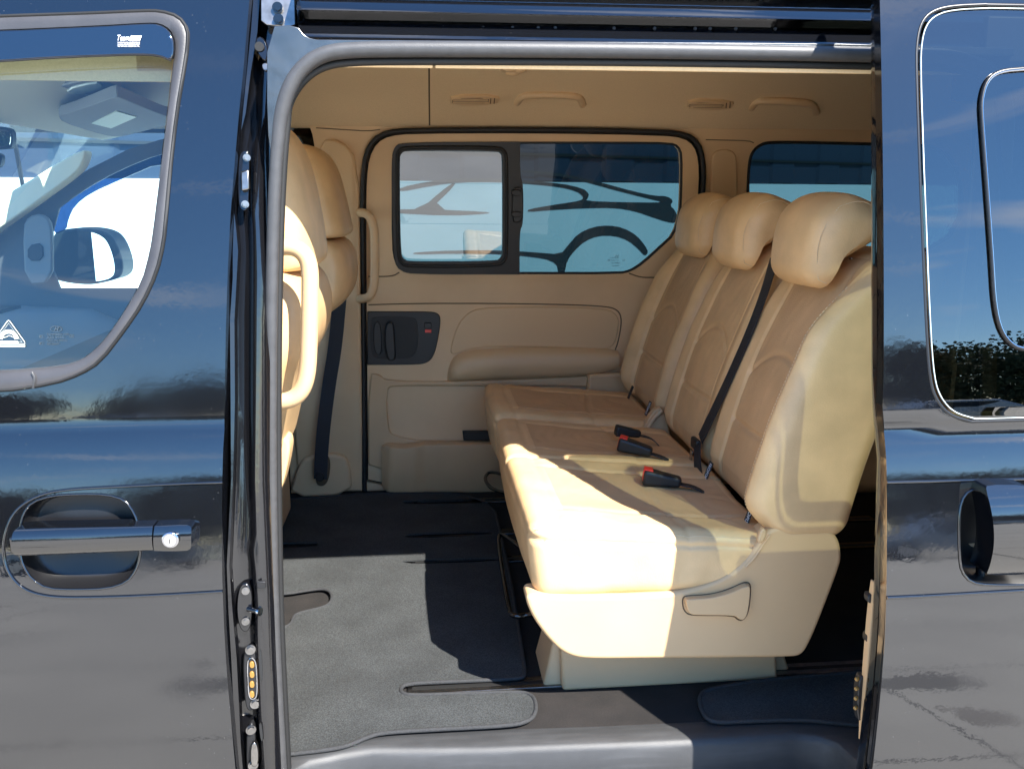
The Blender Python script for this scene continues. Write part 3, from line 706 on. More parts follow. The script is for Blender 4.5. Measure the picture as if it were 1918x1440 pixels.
# rocker and quarter
panel('rear_quarter', [(XR-.03, .42), (XR-.03, 1.86), (2.95, 1.86), (2.95, .42), (2.45, .40), (2.43, .52), (2.34, .64), (2.2, .70), (2.06, .70), (1.92, .64), (1.83, .52), (1.81, .40)], [], skin, P_, van, thick=.03)
loft('rear_pillar', [[Vector((XR-.03, skin(z)+.0, z)), Vector((XR-.035, skin(z)+.03, z)), Vector((XR-.01, skin(z)+.07, z)), Vector((XR+.0, .14, z))] for z in (.42, .7, 1.0, 1.2, 1.5, 1.86)], M['jamb'], van)
panel('rocker', [(-1.6, .27), (-1.6, .415), (1.8, .415), (1.8, .27)], [], off(skin, .006), P_, van, thick=.05)
loft('underbody', [[Vector((x, y, .30)) for y in (-.05, 1.75)] for x in (-2.3, 2.9)], M['blackplastic'], van)
box('sun_leak_block', (1.0, .09, 1.80), (.09, .09, .13), M['rubber'], van, .004)  # unseen block added to stop sun leaking past the rear pillar
# wheels
def wheel(x, y):
    bm = bmesh.new(); q = Matrix.Translation((x, y, .33)) @ Matrix.Rotation(R(90), 4, 'X')
    N_ = 40; pr = [(.20, -.095), (.29, -.11), (.325, -.09), (.33, 0), (.325, .09), (.29, .11), (.20, .095)]
    rs = [[bm.verts.new((x+r_*math.cos(2*math.pi*j/N_), y+h, .33+r_*math.sin(2*math.pi*j/N_))) for r_, h in pr] for j in range(N_)]
    for j in range(N_):
        for k in range(len(pr)-1): bm.faces.new([rs[j][k], rs[j][k+1], rs[(j+1) % N_][k+1], rs[(j+1) % N_][k]])
    wh = from_bm('wheel', bm, M['tyre'], van, True, 40)
    bm = bmesh.new(); sg = -1 if y < .8 else 1
    disc_bm(bm, Vector((x, y+sg*.03, .33)), (0, 1, 0), .20, .04, 32)
    for k in range(5):
        a = 2*math.pi*k/5; box_bm(bm, Vector((x+.1*math.cos(a), y+sg*.075, .33+.1*math.sin(a))), (.18, .03, .05), Matrix.Rotation(-a, 3, 'Y'))
    disc_bm(bm, Vector((x, y+sg*.085, .33)), (0, 1, 0), .05, .03, 20)
    from_bm('rim', bm, M['alloy'], wh, True, 30, .004)
for x, y in ((-1.91, .06), (2.13, .06), (-1.91, 1.68), (2.13, 1.68)): wheel(x, y)

# --- open sliding door
so_ = [(1646, -60), (1648, 0), (1652, 200), (1655, 450), (1655, 700), (1653, 760), (1656, 810), (1660, 860), (1661, 1000), (1660, 1110), (1657, 1200), (1650, 1290), (1640, 1390), (1634, 1440), (1630, 1500)]
se = xz(so_, skin2)
sdo = se+[(se[-1][0]-.005, .36), (1.80, .36), (1.84, 1.0), (1.80, se[0][1])]
sw = [(1918, 9), (1850, 9), (1780, 12), (1745, 22), (1726, 42), (1718, 75), (1716, 120), (1722, 300), (1728, 450), (1735, 620), (1742, 715), (1755, 752), (1780, 779), (1820, 790), (1918, 793)]
a = xz(sw, skin2); zt_, zb_ = a[0][1], a[-1][1]
swx = xz(chaikin(sw[1:-1], 2, False), skin2); swx = swx+[(1.55, zb_+.005), (1.62, zb_+.03), (1.64, 1.4), (1.60, zt_-.03), (1.52, zt_)]
hro = [(1960, 912), (1918, 912), (1850, 912), (1815, 918), (1800, 938), (1796, 975), (1797, 1040), (1801, 1070), (1818, 1090), (1850, 1095), (1918, 1095), (1960, 1095), (2010, 1080), (2025, 1040), (2025, 970), (2005, 925)]
hx = xz(chaikin(hro, 1), skin2)
sd = panel('sliding_door', sdo, [swx, hx], skin2, P_, van, thick=.02, label='black rear sliding door, slid open, with privacy glass')
# window
g2 = off(skin2, .003)
panel('door_window', [((x-1.2)*.985+1.2, (z-1.53)*.985+1.53) for x, z in swx], [], g2, M['glassdoor'], sd, rim=False, step=.02)
tube('window_seal', [Vector((x, skin2(z)+.002, z)) for x, z in swx], .0032, M['recess'], sd, 8, 0, True)
tube('glass_edge', [Vector(((x-1.2)*.984+1.2, skin2((z-1.53)*.984+1.53)+.0005, (z-1.53)*.984+1.53)) for x, z in swx], .0010, mat('glass_edge', (.55, .62, .6), .25), sd, 6, 0, True)
ip = [(1918, 127), (1870, 131), (1845, 150), (1835, 188), (1836, 220), (1845, 340), (1855, 480), (1860, 570), (1872, 622), (1895, 650), (1918, 656)]
iq = xz(chaikin(ip, 2, False), skin2); iq = iq+[(1.36, iq[-1][1]), (1.40, iq[-1][1]+.05), (1.40, iq[0][1]-.05), (1.36, iq[0][1])]
def ofs(pts, d):
    c_ = Vector((sum(p[0] for p in pts)/len(pts), sum(p[1] for p in pts)/len(pts))); o_ = []
    n_ = len(pts)
    for i in range(n_):
        a_, b_ = Vector(pts[i-1]), Vector(pts[(i+1) % n_]); t_ = (b_-a_).normalized(); nn = Vector((-t_.y, t_.x)); p = Vector(pts[i])
        if (p+nn*d-c_).length > (p-c_).length: nn = -nn
        o_.append(tuple(p+nn*d))
    return o_
tube('pane_seal', [Vector((x, skin2(z)+.0, z)) for x, z in ofs(iq, -.002)], .0034, M['recess'], sd, 8, 0, True)
tube('pane_trim', [Vector((x, skin2(z)-.001, z)) for x, z in ofs(iq, .003)], .0022, M['chrome'], sd, 8, 0, True)
# inner pane surround (behind the glass)
panel('pane_surround', ofs(iq, .006), [ofs(iq, .028)], off(skin2, .008), M['blacksatin'], sd, thick=.012)
# chrome-like mouldings
tube('door_bead', [U(x, y, off(skin2, -.0005)) for x, y in ((1661, 903), (1750, 901), (1918, 897), (2200, 890))], .0024, M['paint'], sd, 8, 1, label='upper bead along the sliding door')
tube('door_bead', [U(x, y, off(skin2, -.0005)) for x, y in ((1661, 1119), (1750, 1115), (1918, 1105), (2200, 1090))], .0028, M['paint'], sd, 8, 1, label='lower bead along the sliding door')
cup('handle_recess', hro, skin2, .05, M['recess'], sd)
tube('recess_rim', [U(x, y, off(skin2, -.0006)) for x, y in hro], .0022, M['paint'], sd, 8, 1, True)
hf = flat(-.278)
curved('door_handle', [(1862, 960), (1862, 925), (1867, 917), (1940, 917), (1944, 925), (1944, 1080), (1938, 1088), (1867, 1088), (1862, 1080)], -.278, 4.2, M['paint'], sd, .045, 1, .004)
tube('handle_rail', [U(1835, 925, flat(-.222)), U(1838, 1000, flat(-.225)), U(1836, 1082, flat(-.222))], .007, M['jamb'], sd, 10)
# front edge of the door
yy = [-60, 0, 200, 450, 700, 760, 810, 860, 900, 1000, 1110, 1200, 1290, 1390, 1440, 1500]
inn = [(-60, 1628), (0, 1631), (400, 1632), (700, 1632), (760, 1634), (800, 1637), (860, 1643), (950, 1640), (1110, 1636), (1200, 1630), (1300, 1620), (1400, 1608), (1500, 1596)]
oe = [(p[1], p[0]) for p in so_]
rows = []
for y in yy:
    e, i_ = interp(oe, y), interp(inn, y); w_ = e-i_
    rows.append([U(e+.5, y, off(skin2, .0)), U(e-.10*w_, y, off(skin2, .003)), U(e-.22*w_, y, off(skin2, .010)), U(e-.30*w_, y, off(skin2, .022)), U(e-.46*w_, y, off(skin2, .026)), U(e-.55*w_, y, off(skin2, .022)), U(e-.72*w_, y, off(skin2, .030)), U(e-.9*w_, y, off(skin2, .040)), U(i_, y, off(skin2, .05)), U(i_+7, y, off(skin2, .055))])
loft('door_edge', rows, M['paint'], sd, 0, 50)
xi = .78
panel('inner_trim', [(xi+.02, .45), (xi+.012, 1.22), (1.78, 1.22), (1.78, .45)], [], off(skin2, .058), M['plastic'], sd)
panel('inner_trim_upper', [((x-1.2)*1.10+1.2, (z-1.53)*1.16+1.53) for x, z in swx], [swx], off(skin2, .058), M['trim'], sd) if False else None
# trim bulge with contacts, visible past the lower edge
for nm, pts, d, m in (('edge_trim', [(1636, 1090), (1642, 1090), (1634, 1240), (1620, 1390), (1612, 1390), (1625, 1200)], .060, M['plastic']),
                      ('contact_block', [(1606, 1265), (1622, 1262), (1618, 1345), (1603, 1348)], .07, M['blackplastic']),
                      ('door_latch', [(1624, 1112), (1634, 1110), (1633, 1128), (1624, 1128)], .066, M['blackplastic']),
                      ('door_latch', [(1622, 1186), (1631, 1184), (1630, 1202), (1621, 1203)], .066, M['blackplastic'])):
    plate(nm, pts, [], off(skin2, d), m, sd, .004, .012, .002, 1)
for k in range(4):
    disc('contact_pin', U(1605-k*.8, 1271+k*18, off(skin2, .066)), (-1, -.6, 0), .0032, .006, M['gold'], sd, 12, .001)
# ------------------------------------------------------------------ cabin: floor, sill, linings
T_ = M['trim']
fl_ = slab('floor_carpet', [(-1.35, .105), (1.75, .105), (1.75, 1.66), (-1.35, 1.66)], FL-.05, FL, M['carpet'], van, .004)
fl_['label'] = 'dark carpeted cabin floor'
# seat rails on the floor
for i, (x0_, x1_, y_) in enumerate(((-.05, .95, 0), (-.05, .95, 0))): pass
def floor_pts(pts, z, it=2, closed=True): return [(lambda v: (v.x, v.y))(Wz(x, y, z)) for x, y in (chaikin(pts, it, closed) if it else pts)]
ya = Wz(860, 1288, FL).y; yb = Wz(860, 1052, FL).y; yc = Wz(860, 1000, FL).y; yd = Wz(860, 940, FL).y
for y_ in (ya, yb, yc, yd):
    rail = slab('seat_rail', [(-.06, y_-.022), (1.45, y_-.022), (1.45, y_+.022), (-.06, y_+.022)], FL, FL+.005, M['steel'] if y_ == ya else M['jamb'], van, .001)
    slab('rail_slot', [(-.05, y_-.006), (1.44, y_-.006), (1.44, y_+.006), (-.05, y_+.006)], FL+.005, FL+.0056, M['rubber'], rail, 0)
# sill / scuff plate
cols_ = [(500, 1425, 1490), (540, 1413, 1448), (580, 1407, 1424), (640, 1397, 1411), (700, 1384, 1402), (900, 1376, 1401), (1240, 1365, 1388), (1400, 1358, 1380), (1480, 1355, 1374), (1530, 1354, 1378), (1570, 1354, 1392), (1600, 1356, 1420), (1640, 1356, 1450), (1760, 1350, 1460), (1900, 1345, 1460)]
rows = []
for x, yi, yl in cols_:
    a_ = Wz(x, yi, FL+.006); l_ = Wz(x, yl, FL+.003)
    rows.append([a_+Vector((0, .05, -.012)), a_, a_+(l_-a_)*.5+Vector((0, 0, .001)), l_+Vector((0, .006, .001)), l_+Vector((0, 0, -.002)), l_+Vector((0, -.006, -.012)), l_+Vector((.0, -.012, -.06)), l_+Vector((0, -.014, -.16)), l_+Vector((0, -.02, -.24))])
loft('sill_trim', rows, M['sill'], van, 0, 60, label='grey plastic scuff plate along the door sill')
loft('step_well', [[Vector((x, y, z)) for y, z in ((-.12, .40), (-.10, .415), (.0, .30), (.06, .29))] for x in (-.33, XR-.03)], M['sill'], van)
# --- headliner
cprof = [(.058, 1.80), (.060, 1.772), (.068, 1.770), (.10, 1.79), (.18, 1.86), (.30, 1.91), (.5, 1.935), (.8, 1.945), (1.05, 1.942), (1.18, 1.932), (1.28, 1.912), (1.37, 1.882), (1.44, 1.848), (1.50, 1.805), (1.535, 1.780), (1.56, 1.776)]
def ceil(y):
    for (a_, u), (b_, v) in zip(cprof, cprof[1:]):
        if y <= b_: return u+(v-u)*clamp01((y-a_)/(b_-a_))
    return cprof[-1][1]
cs = chaikin(cprof, 2, False)
xs_seam = W(807, 180, .8).x
hl = loft('headliner', [[Vector((x, y, z)) for y, z in cs] for x in (xs_seam+.0025, .6, 1.2, 2.0, 2.85)], M['headliner'], van, 0, 60, label='beige fabric headliner with vents and grab handles')
hl2 = loft('front_headliner', [[Vector((x, max(y, ym+(1.77-z)*.0), z)) for y, z in cs] for x, ym in ((-.50, .15), (-.27, .13), (-.20, .08), (-.1, 0), (xs_seam-.0025, 0))], M['headliner'], van, 0, 60)
loft('headliner_seam', [[Vector((x, y, z+.004)) for y, z in cs] for x in (xs_seam-.005, xs_seam+.005)], M['seam'], van)
HP = W(165, 258, 1.44)          # upper far corner of the windscreen
loft('cab_headliner', [[Vector((x, max(y, .15), min(z, zc2))) for y, z in cs] for x, zc2 in ((HP.x-.02, HP.z+.04), (HP.x, HP.z), (HP.x+.03, HP.z+.004), (HP.x+.16, HP.z+.035), (-.62, 1.835), (-.503, 1.90))], M['greylining'], van, 0, 60)
def ceil_hit(px, py):
    lo, hi = .0, 2.0; r_ = ray(px, py); o_ = Vector((0, CY, CZ)); best = None
    y = .12
    while y < 1.56:
        t_ = (y-CY)/r_.y; z = CZ+r_.z*t_
        if z >= ceil(y) and best is None and y > .2: pass
        if best is None and y > .3 and z < ceil(y)+.0 : pass
        y += .01
    # march from near: ray starts below the ceiling and crosses it once
    y = .05
    while y < 1.56:
        t_ = (y-CY)/r_.y; z = CZ+r_.z*t_
        if z > ceil(y) and y > .17: return o_+r_*t_
        y += .002
    t_ = (1.55-CY)/r_.y; return o_+r_*t_
def cnorm(y): 
    d = (ceil(y+.02)-ceil(y-.02))/.04; return Vector((0, d, -1)).normalized()
# vents on the headliner
def on_ceiling(name, pts, m, parent, th=.004, lift=.0, it=1):
    P = [ceil_hit(x, y) for x, y in (chaikin(pts, it) if it else pts)]
    bm = bmesh.new(); n_ = cnorm(sum(p.y for p in P)/len(P))
    lo = [bm.verts.new(p+n_*lift-n_*.004) for p in P]; hi = [bm.verts.new(p+n_*(lift+th)) for p in P]
    bm.faces.new(hi); k = len(P)
    for j in range(k): bm.faces.new([lo[j], lo[(j+1) % k], hi[(j+1) % k], hi[j]])
    return from_bm(name, bm, m, parent, True, 40, .001)
for q in ([(844, 177), (935, 176), (932, 193), (842, 194)], [(1290, 184), (1377, 187), (1366, 203), (1284, 200)]):
    v = on_ceiling('air_vent', q, T_, hl, .009)
    c_ = [sum(p[0] for p in q)/4, sum(p[1] for p in q)/4]
    f = lambda p, sx_, sy_, dx_=0: (c_[0]+(p[0]-c_[0])*sx_+dx_, c_[1]+(p[1]-c_[1])*sy_)
    on_ceiling('vent_recess', [f(p, .76, .66, -7) for p in q], M['seam'], v, .0012, .0085)
    for k in range(4):
        on_ceiling('vent_slat', [(lambda u: (u[0], u[1]-3.9+k*2.9))(f(p, .73, .10, -7)) for p in q], T_, v, .002, .0090, 0)
    for k in range(2):
        on_ceiling('vent_slot', [(c_[0]+30+k*7, c_[1]-5), (c_[0]+32+k*7, c_[1]-5), (c_[0]+31+k*7, c_[1]+5), (c_[0]+29+k*7, c_[1]+5)], M['seam'], v, .001, .0088, 0)
# grab handles on the headliner
for pts in ([(968, 186), (976, 180), (990, 178), (1030, 177), (1072, 179), (1086, 182), (1092, 190)], [(1407, 196), (1416, 190), (1432, 189), (1470, 190), (1506, 193), (1522, 196), (1529, 205)]):
    ye = ceil_hit(pts[0][0], pts[0][1]+6).y
    P = [W(x, y+(6 if i in (0, 6) else 0), ye-[-.01, .032, .046, .048, .046, .032, -.01][i]) for i, (x, y) in enumerate(pts)]
    tube('grab_handle', P, .0125, T_, hl, 12, 2)
bm = bmesh.new()
cl = on_ceiling('roof_lamp', [(943, 118), (992, 119), (985, 136), (935, 134)], T_, hl, .006)
for k, (x, y) in enumerate(((955, 124), (972, 126), (960, 132))):
    q = ceil_hit(x, y); bmesh.ops.create_uvsphere(bm, u_segments=14, v_segments=8, radius=.016, matrix=Matrix.Translation(q+Vector((0, 0, -.008))) @ Matrix.Diagonal((1.3, .8, .6, 1)))
from_bm('lamp_knob', bm, M['lens'] if False else T_, cl, True, 60)

panel('door_header_trim', [(-1.33, 1.755), (-1.33, 1.93), (-.40, 1.93), (-.40, 1.755)], [], flat(.148), M['headliner'], van)
# --- far wall
PL = M['plastic']
fw = farw
sur = [(520, 238), (1720, 246), (1720, 925), (520, 925)]
f2 = off(farw, .012)
door_o = [(683, 935), (682, 800), (680, 600), (679, 400), (680, 330), (685, 290), (700, 262), (725, 248), (770, 244), (1000, 243), (1240, 247), (1285, 252), (1308, 268), (1317, 300), (1318, 345), (1312, 400), (1308, 935)]
qwin = [(1400, 370), (1402, 310), (1408, 285), (1425, 270), (1450, 266), (1640, 270), (1800, 275), (1800, 480), (1450, 480), (1402, 450)]
def px2(pts, fn, it=1): return xz(chaikin(pts, it) if it else pts, fn)
swall = panel('side_lining', [(-.50, 1.79), (2.85, 1.79), (2.85, .50), (-.50, .50)], [px2(door_o, f2), px2(qwin, f2, 2), px2([(480, 228), (562, 228), (580, 236), (587, 258), (592, 300), (592, 420), (480, 420)], f2, 1)], f2, T_, van, thick=.02)
swall['label'] = 'beige side lining opposite the open door'
tube('door_seal', [U(x, y, off(farw, -.004)) for x, y in door_o], .0085, M['rubber'], van, 8, 1)
tube('window_seal', [U(x, y, off(f2, .002)) for x, y in qwin], .006, M['rubber'], swall, 8, 2, True)
panel('quarter_glass', [(q[0], q[1]) for q in px2([(1380, 250), (1820, 250), (1820, 500), (1380, 500)], off(farw, .03), 0)], [], off(farw, .03), M['glassdark'], van, rim=False)
panel('cab_quarter_glass', [(-.50, 1.14), (-.50, 1.78), (-.28, 1.78), (-.28, 1.14)], [], off(farw, .03), M['glassdark'], van, rim=False)
fb_ = off(farw, .045)
fbk = panel('side_frame', [(-1.3, 1.80), (2.85, 1.80), (2.85, .45), (-1.3, .45)], [px2([(731, 320), (733, 272), (758, 263), (1258, 264), (1276, 270), (1281, 290), (1278, 400), (1262, 450), (1205, 500), (1182, 516), (775, 517), (731, 480)], fb_, 1), px2([(1396, 275), (1415, 262), (1820, 264), (1820, 490), (1396, 490)], fb_, 0), px2([(440, 222), (585, 222), (604, 245), (606, 300), (606, 440), (440, 440)], fb_, 0), [(-1.29, .9), (-1.29, 1.76), (-.46, 1.76), (-.46, .9)]], fb_, M['rubber'], van, thick=.01)
# B pillar cover (far): raised panel with belt
bp_ = plate('pillar_cover', [(600, 262), (640, 262), (672, 300), (675, 500), (678, 700), (680, 918), (680, 918), (560, 922), (545, 700), (560, 500), (592, 350)], [], off(farw, .006), T_, van, .012, .01, .010, 1, seg=4)
plate('anchor_plinth', [(540, 930), (560, 870), (575, 850), (640, 846), (655, 862), (662, 925)], [], off(farw, -.006), T_, bp_, .022, .01, .012, 1, seg=4)
plate('anchor_niche', [(590, 905), (592, 862), (600, 850), (612, 850), (620, 862), (616, 900), (604, 912)], [], off(farw, -.027), M['seam'], bp_, .003, .002, .002, 2)
W1 = Vector((1, 0, 0))
bf = flat(1.53)
ribbon('seat_belt', [U(636, 560, bf), U(628, 650, bf), U(616, 720, bf), U(606, 800, bf), U(602, 850, bf), U(600, 897, bf)], [W1]*6, .046, M['belt'], van, label='black front seat belt hanging down the far pillar')
disc('belt_anchor', U(599, 893, flat(1.525)), (0, -1, 0), .016, .012, M['blackplastic'], bp_, 20, .003)
gh = [(672, 398), (688, 400), (698, 415), (702, 440), (702, 520), (699, 545), (690, 558), (674, 560)]
tube('pillar_grab_handle', [U(x, y, flat(1.56 if i in (0, 7) else 1.50)) for i, (x, y) in enumerate(gh)], .0145, T_, van, 14, 2, label='beige grab handle on the far pillar')
# C pillar cover
tube('pillar_seam', [U(x, y, off(f2, -.0003)) for x, y in [(1322, 262), (1360, 263), (1402, 264), (1412, 268)]], .0016, M['seam'], swall, 6, 1)
tube('pillar_seam', [U(x, y, off(f2, -.0003)) for x, y in [(592, 240), (640, 243), (690, 246), (712, 243)]], .0016, M['seam'], swall, 6, 1)
plate('rear_pillar_cover', [(1330, 300), (1340, 280), (1372, 280), (1382, 300), (1378, 500), (1332, 500)], [], off(farw, .010), T_, van, .006, .01, .006, 2, seg=4)
# --- opposite sliding door trim
dwin = [(735, 320), (736, 290), (742, 275), (758, 269), (960, 267), (1160, 267), (1255, 268), (1270, 274), (1277, 290), (1276, 360), (1274, 400), (1262, 440), (1240, 460), (1205, 492), (1182, 507), (1160, 512), (960, 512), (775, 512), (750, 506), (740, 490), (735, 460)]
fd_o = [(690, 930), (689, 800), (687, 600), (686, 400), (687, 335), (692, 295), (706, 268), (730, 255), (770, 251), (1000, 250), (1240, 254), (1280, 259), (1300, 274), (1308, 300), (1309, 345), (1303, 400), (1299, 930)]
od = panel('far_door_trim', px2(fd_o, farw), [px2(dwin, farw)], farw, T_, van, thick=.03)
od['label'] = 'beige inner trim of the closed opposite sliding door'
# window frame black
plate('window_frame', [(733, 300), (738, 276), (752, 267), (973, 266), (974, 266), (974, 267), (974, 330), (980, 345), (980, 420), (973, 432), (973, 512), (973, 514), (971, 514), (770, 514), (748, 506), (737, 488)], [[(748, 300), (751, 287), (762, 282), (930, 283), (939, 288), (942, 300), (942, 470), (939, 484), (930, 490), (768, 491), (756, 487), (750, 474)]], off(farw, .0), M['blacksatin'], od, .006, .03, .004, 2, seg=3)
tube('pane_gasket', [U(x, y, off(farw, -.006)) for x, y in [(743, 300), (746, 282), (760, 276), (932, 276), (946, 284), (949, 300), (949, 470), (946, 488), (932, 498), (765, 499), (751, 493), (745, 474)]], .006, M['rubber'], od, 8, 2, True)
tube('pane_gasket', [U(x, y, off(farw, .004)) for x, y in dwin], .005, M['rubber'], od, 8, 1, True)
plate('window_latch', [(960, 352), (976, 350), (980, 362), (980, 405), (974, 418), (958, 416)], [], off(farw, -.010), M['blackplastic'], od, .006, .01, .003, 1)
for y in (362, 402): plate('latch_tab', [(958, y-6), (976, y-6), (976, y+5), (958, y+5)], [], off(farw, -.018), M['blackplastic'], od, .006, .004, .002, 1)
gf = off(farw, .035)
panel('window_glass', px2([(965, 262), (1285, 262), (1285, 520), (965, 520)], gf, 0), [], gf, M['glassdark'], od, rim=False)
gs_ = off(farw, .018)
panel('sliding_window_pane', px2([(738, 270), (960, 270), (960, 505), (738, 505)], gs_, 0), [], gs_, M['glassslide'], od, rim=False)
bm = bmesh.new(); tf = off(farw, .033)
for s_, x, y, w_ in (("HYUNDAI", 1143, 484, .030), ("AS2 DOT 176", 1143, 489, .030), ("M20 TEMPERED", 1145, 494, .032), ("43R 001097", 1147, 499, .024)):
    text_bm(bm, s_, U(x, y, tf), (1, 0, 0), (0, 0, 1), .0055, widthfit=w_)
text_bm(bm, "H", U(1152, 482, tf), (1, 0, 0), (0, 0, 1), .012, shear=.3, widthfit=.012)
text_bm(bm, "E8", U(1138, 489, tf), (1, 0, 0), (0, 0, 1), .008); text_bm(bm, "E4", U(1166, 489, tf), (1, 0, 0), (0, 0, 1), .008)
me = bpy.data.meshes.new('glass_print'); bm.to_mesh(me); bm.free(); link('glass_print', me, M['mark'], od, False)
# belt line upper cover and grooves
def groove(pts, fn=farw, r_=.0022, m='seam', it=2, nm='trim_seam', par=None):
    return tube(nm, [U(x, y, off(fn, -.0002)) for x, y in pts], r_, M[m], par or od, 6, it)
groove([(690, 518), (735, 518), (748, 510)]); groove([(1178, 512), (1200, 520), (1228, 520)])
groove([(690, 571), (800, 568), (1000, 569), (1130, 573), (1158, 580), (1165, 600), (1158, 640), (1152, 656)])
# upholstered recess + armrest pad
plate('door_insert', [(842, 668), (846, 640), (858, 605), (880, 582), (910, 575), (1040, 574), (1140, 578), (1156, 590), (1160, 605), (1150, 655), (1100, 652), (960, 648), (880, 652)], [], farw, M['armrest'], od, .006, .005, .005, 2, seg=4)
arm_t = [(838, 712), (838, 700), (842, 682), (852, 665), (880, 655), (960, 650), (1060, 649), (1130, 652), (1156, 656)]
arm_b = [(838, 713), (845, 714), (860, 713), (880, 712), (910, 711), (980, 710), (1060, 707), (1120, 702), (1156, 690)]
A = resample([tuple(U(x, y, farw)) for x, y in chaikin(arm_t, 1, False)], 40, False); Bb = resample([tuple(U(x, y, farw)) for x, y in chaikin(arm_b, 1, False)], 40, False)
rows = []
for k in range(11):
    f = k/10; bu = math.sin(min(1, f*1.0)*math.pi)**.40 if 0 < f < 1 else 0
    rows.append([Vector(a_)*(1-f)+Vector(b_)*f+Vector((0, -.040*bu*sstep(0, 3, i)*1.0, 0)) for i, (a_, b_) in enumerate(zip(A, Bb))])
loft('armrest', rows, M['armrest'], od, 0, 60)
# black handle escutcheon
plate('handle_escutcheon', [(688, 583), (688, 583), (690, 583), (800, 583), (822, 586), (826, 600), (820, 640), (812, 668), (800, 680), (775, 683), (690, 683), (688, 683), (688, 683)], [], farw, M['blacksatin'], od, .006, .006, .003, 2)
plate('handle_recess', [(694, 600), (700, 593), (770, 593), (782, 600), (784, 640), (778, 664), (765, 672), (705, 672), (695, 664)], [], off(farw, -.0062), M['rubber'], od, .001, .004, .001, 2)
plate('door_handle', [(722, 604), (738, 600), (740, 640), (742, 668), (736, 675), (726, 672), (720, 640)], [], off(farw, -.010), M['blackplastic'], od, .022, .004, .005, 2, seg=3)
plate('inner_bezel', [(700, 605), (712, 600), (716, 640), (714, 664), (704, 664), (699, 640)], [], off(farw, -.008), M['blackplastic'], od, .004, .004, .003, 2)
plate('lock_slider', [(795, 604), (808, 604), (808, 615), (795, 615)], [], off(farw, -.008), M['blackplastic'], od, .006, .004, .002, 0)
plate('lock_flag', [(796, 617), (808, 617), (808, 623), (796, 623)], [], off(farw, -.006), M['red'], od, .003, .004, .001, 0)
# lower trim shapes
plate('lower_trim', [(690, 698), (712, 700), (722, 712), (838, 714), (1120, 704), (1135, 696), (1190, 700), (1290, 700), (1290, 925), (690, 925)], [[(724, 730), (735, 722), (830, 722), (1100, 722), (1110, 730), (1100, 820), (1050, 826), (800, 826), (735, 815), (728, 800)]], farw, PL, od, .012, .005, .006, 1, seg=3)
pk_t = [(716, 832), (724, 827), (760, 829), (775, 826), (800, 824), (905, 823), (1050, 822)]
pk_b = [(716, 905), (724, 915), (760, 917), (775, 917), (800, 917), (905, 918), (1050, 918)]
A = resample([tuple(U(x, y, farw)) for x, y in pk_t], 50, False); Bb = resample([tuple(U(x, y, farw)) for x, y in pk_b], 50, False)
rows = []
for k, (f, dpt) in enumerate(((0, .01), (0, .05), (.02, .057), (.06, .058), (.5, .054), (.9, .046), (.97, .04), (1, .02))):
    rows.append([Vector(a_)*(1-f)+Vector(b_)*f+Vector((0, -dpt*(.35+.65*sstep(0, 3, i))-(.012*sstep(14, 9, 9) if False else .012*(1-sstep(9, 12, i)))*(dpt > .02), 0)) for i, (a_, b_) in enumerate(zip(A, Bb))])
loft('map_pocket', rows, PL, od, 0, 45)
plate('cable_cover', [(866, 806), (930, 806), (930, 822), (868, 822)], [], off(farw, -.012), M['blackplastic'], od, .02, .004, .002, 0)
# interior behind the bench: quarter trim lower + wheel arch
box('wheel_arch_trim', (1.55, 1.50, .72), (.9, .2, .42), PL, van, .05)
box('wheel_arch_trim', (1.55, .24, .72), (.9, .2, .42), PL, van, .05)
plate('quarter_trim', [(1100, 700), (1300, 690), (1400, 700), (1420, 925), (1090, 925)], [], off(farw, -.02), PL, van, .02, .02, .01, 0)
loft('load_lining', [[Vector((2.84, y, z)) for y in (.05, .87, 1.69)] for z in (.5, 1.2, 1.8)], M['greyplastic'], van)
loft('near_rear_lining', [[Vector((x, .125, z)) for x in (XR-.01, 2.84)] for z in (.5, 1.25)], T_, van)
loft('rear_pillar_lining', [[Vector((x, .13, z)) for x in (XR-.01, XR+.22)] for z in (1.25, 1.79)], T_, van)
panel('near_quarter_glass', [(XR+.25, 1.3), (XR+.25, 1.75), (2.7, 1.75), (2.7, 1.3)], [], off(skin, -.003), M['glassdoor'], van, rim=False)
# --- near pillar grab handle (sunlit)
nh = [(500, 468), (530, 461), (556, 464), (574, 480), (581, 505), (581, 560), (579, 640), (576, 700), (566, 732), (548, 748), (520, 754), (498, 752)]
nf = flat(.115)
tube('near_grab_handle', [U(x, y, nf) for x, y in nh], .0152, PL, van, 16, 2, label='beige grab handle on the near pillar, in full sun')

# --- cab seen through the front window
gp = M['greyplastic']; fy = flat(1.55); cab = M['greylining']
apx = [(-420, 640), (-200, 520), (0, 375), (60, 340), (130, 296), (160, 282), (168, 284), (163, 305), (150, 325), (100, 362), (40, 405), (0, 432), (-200, 590), (-420, 720)]
plate('windscreen_pillar', apx, [], flat(1.50), mat('sunlit_cream_pillar_trim', (.90, .80, .56), .7), van, .03, .03, .01, 1, seg=4)  # cream trim, its colour lightened to stand in for sunlight on the pillar
wfo = [(-420, 700), (-200, 575), (0, 430), (60, 388), (120, 345), (170, 315), (240, 280), (300, 262), (360, 250), (500, 245), (500, 700), (-420, 700)]
wfh = [(98, 400), (150, 360), (220, 320), (300, 288), (380, 270), (440, 265), (470, 275), (470, 530), (440, 540), (150, 540), (100, 540)]
fdt = panel('far_front_door', px2(wfo, fy, 0)[:10]+[(-.53, .52), (-1.5, .52)], [px2(wfh, fy)], fy, mat('blue_grey_trim', (.07, .07, .075), .5), van)
fdt['label'] = 'far front door with its window'
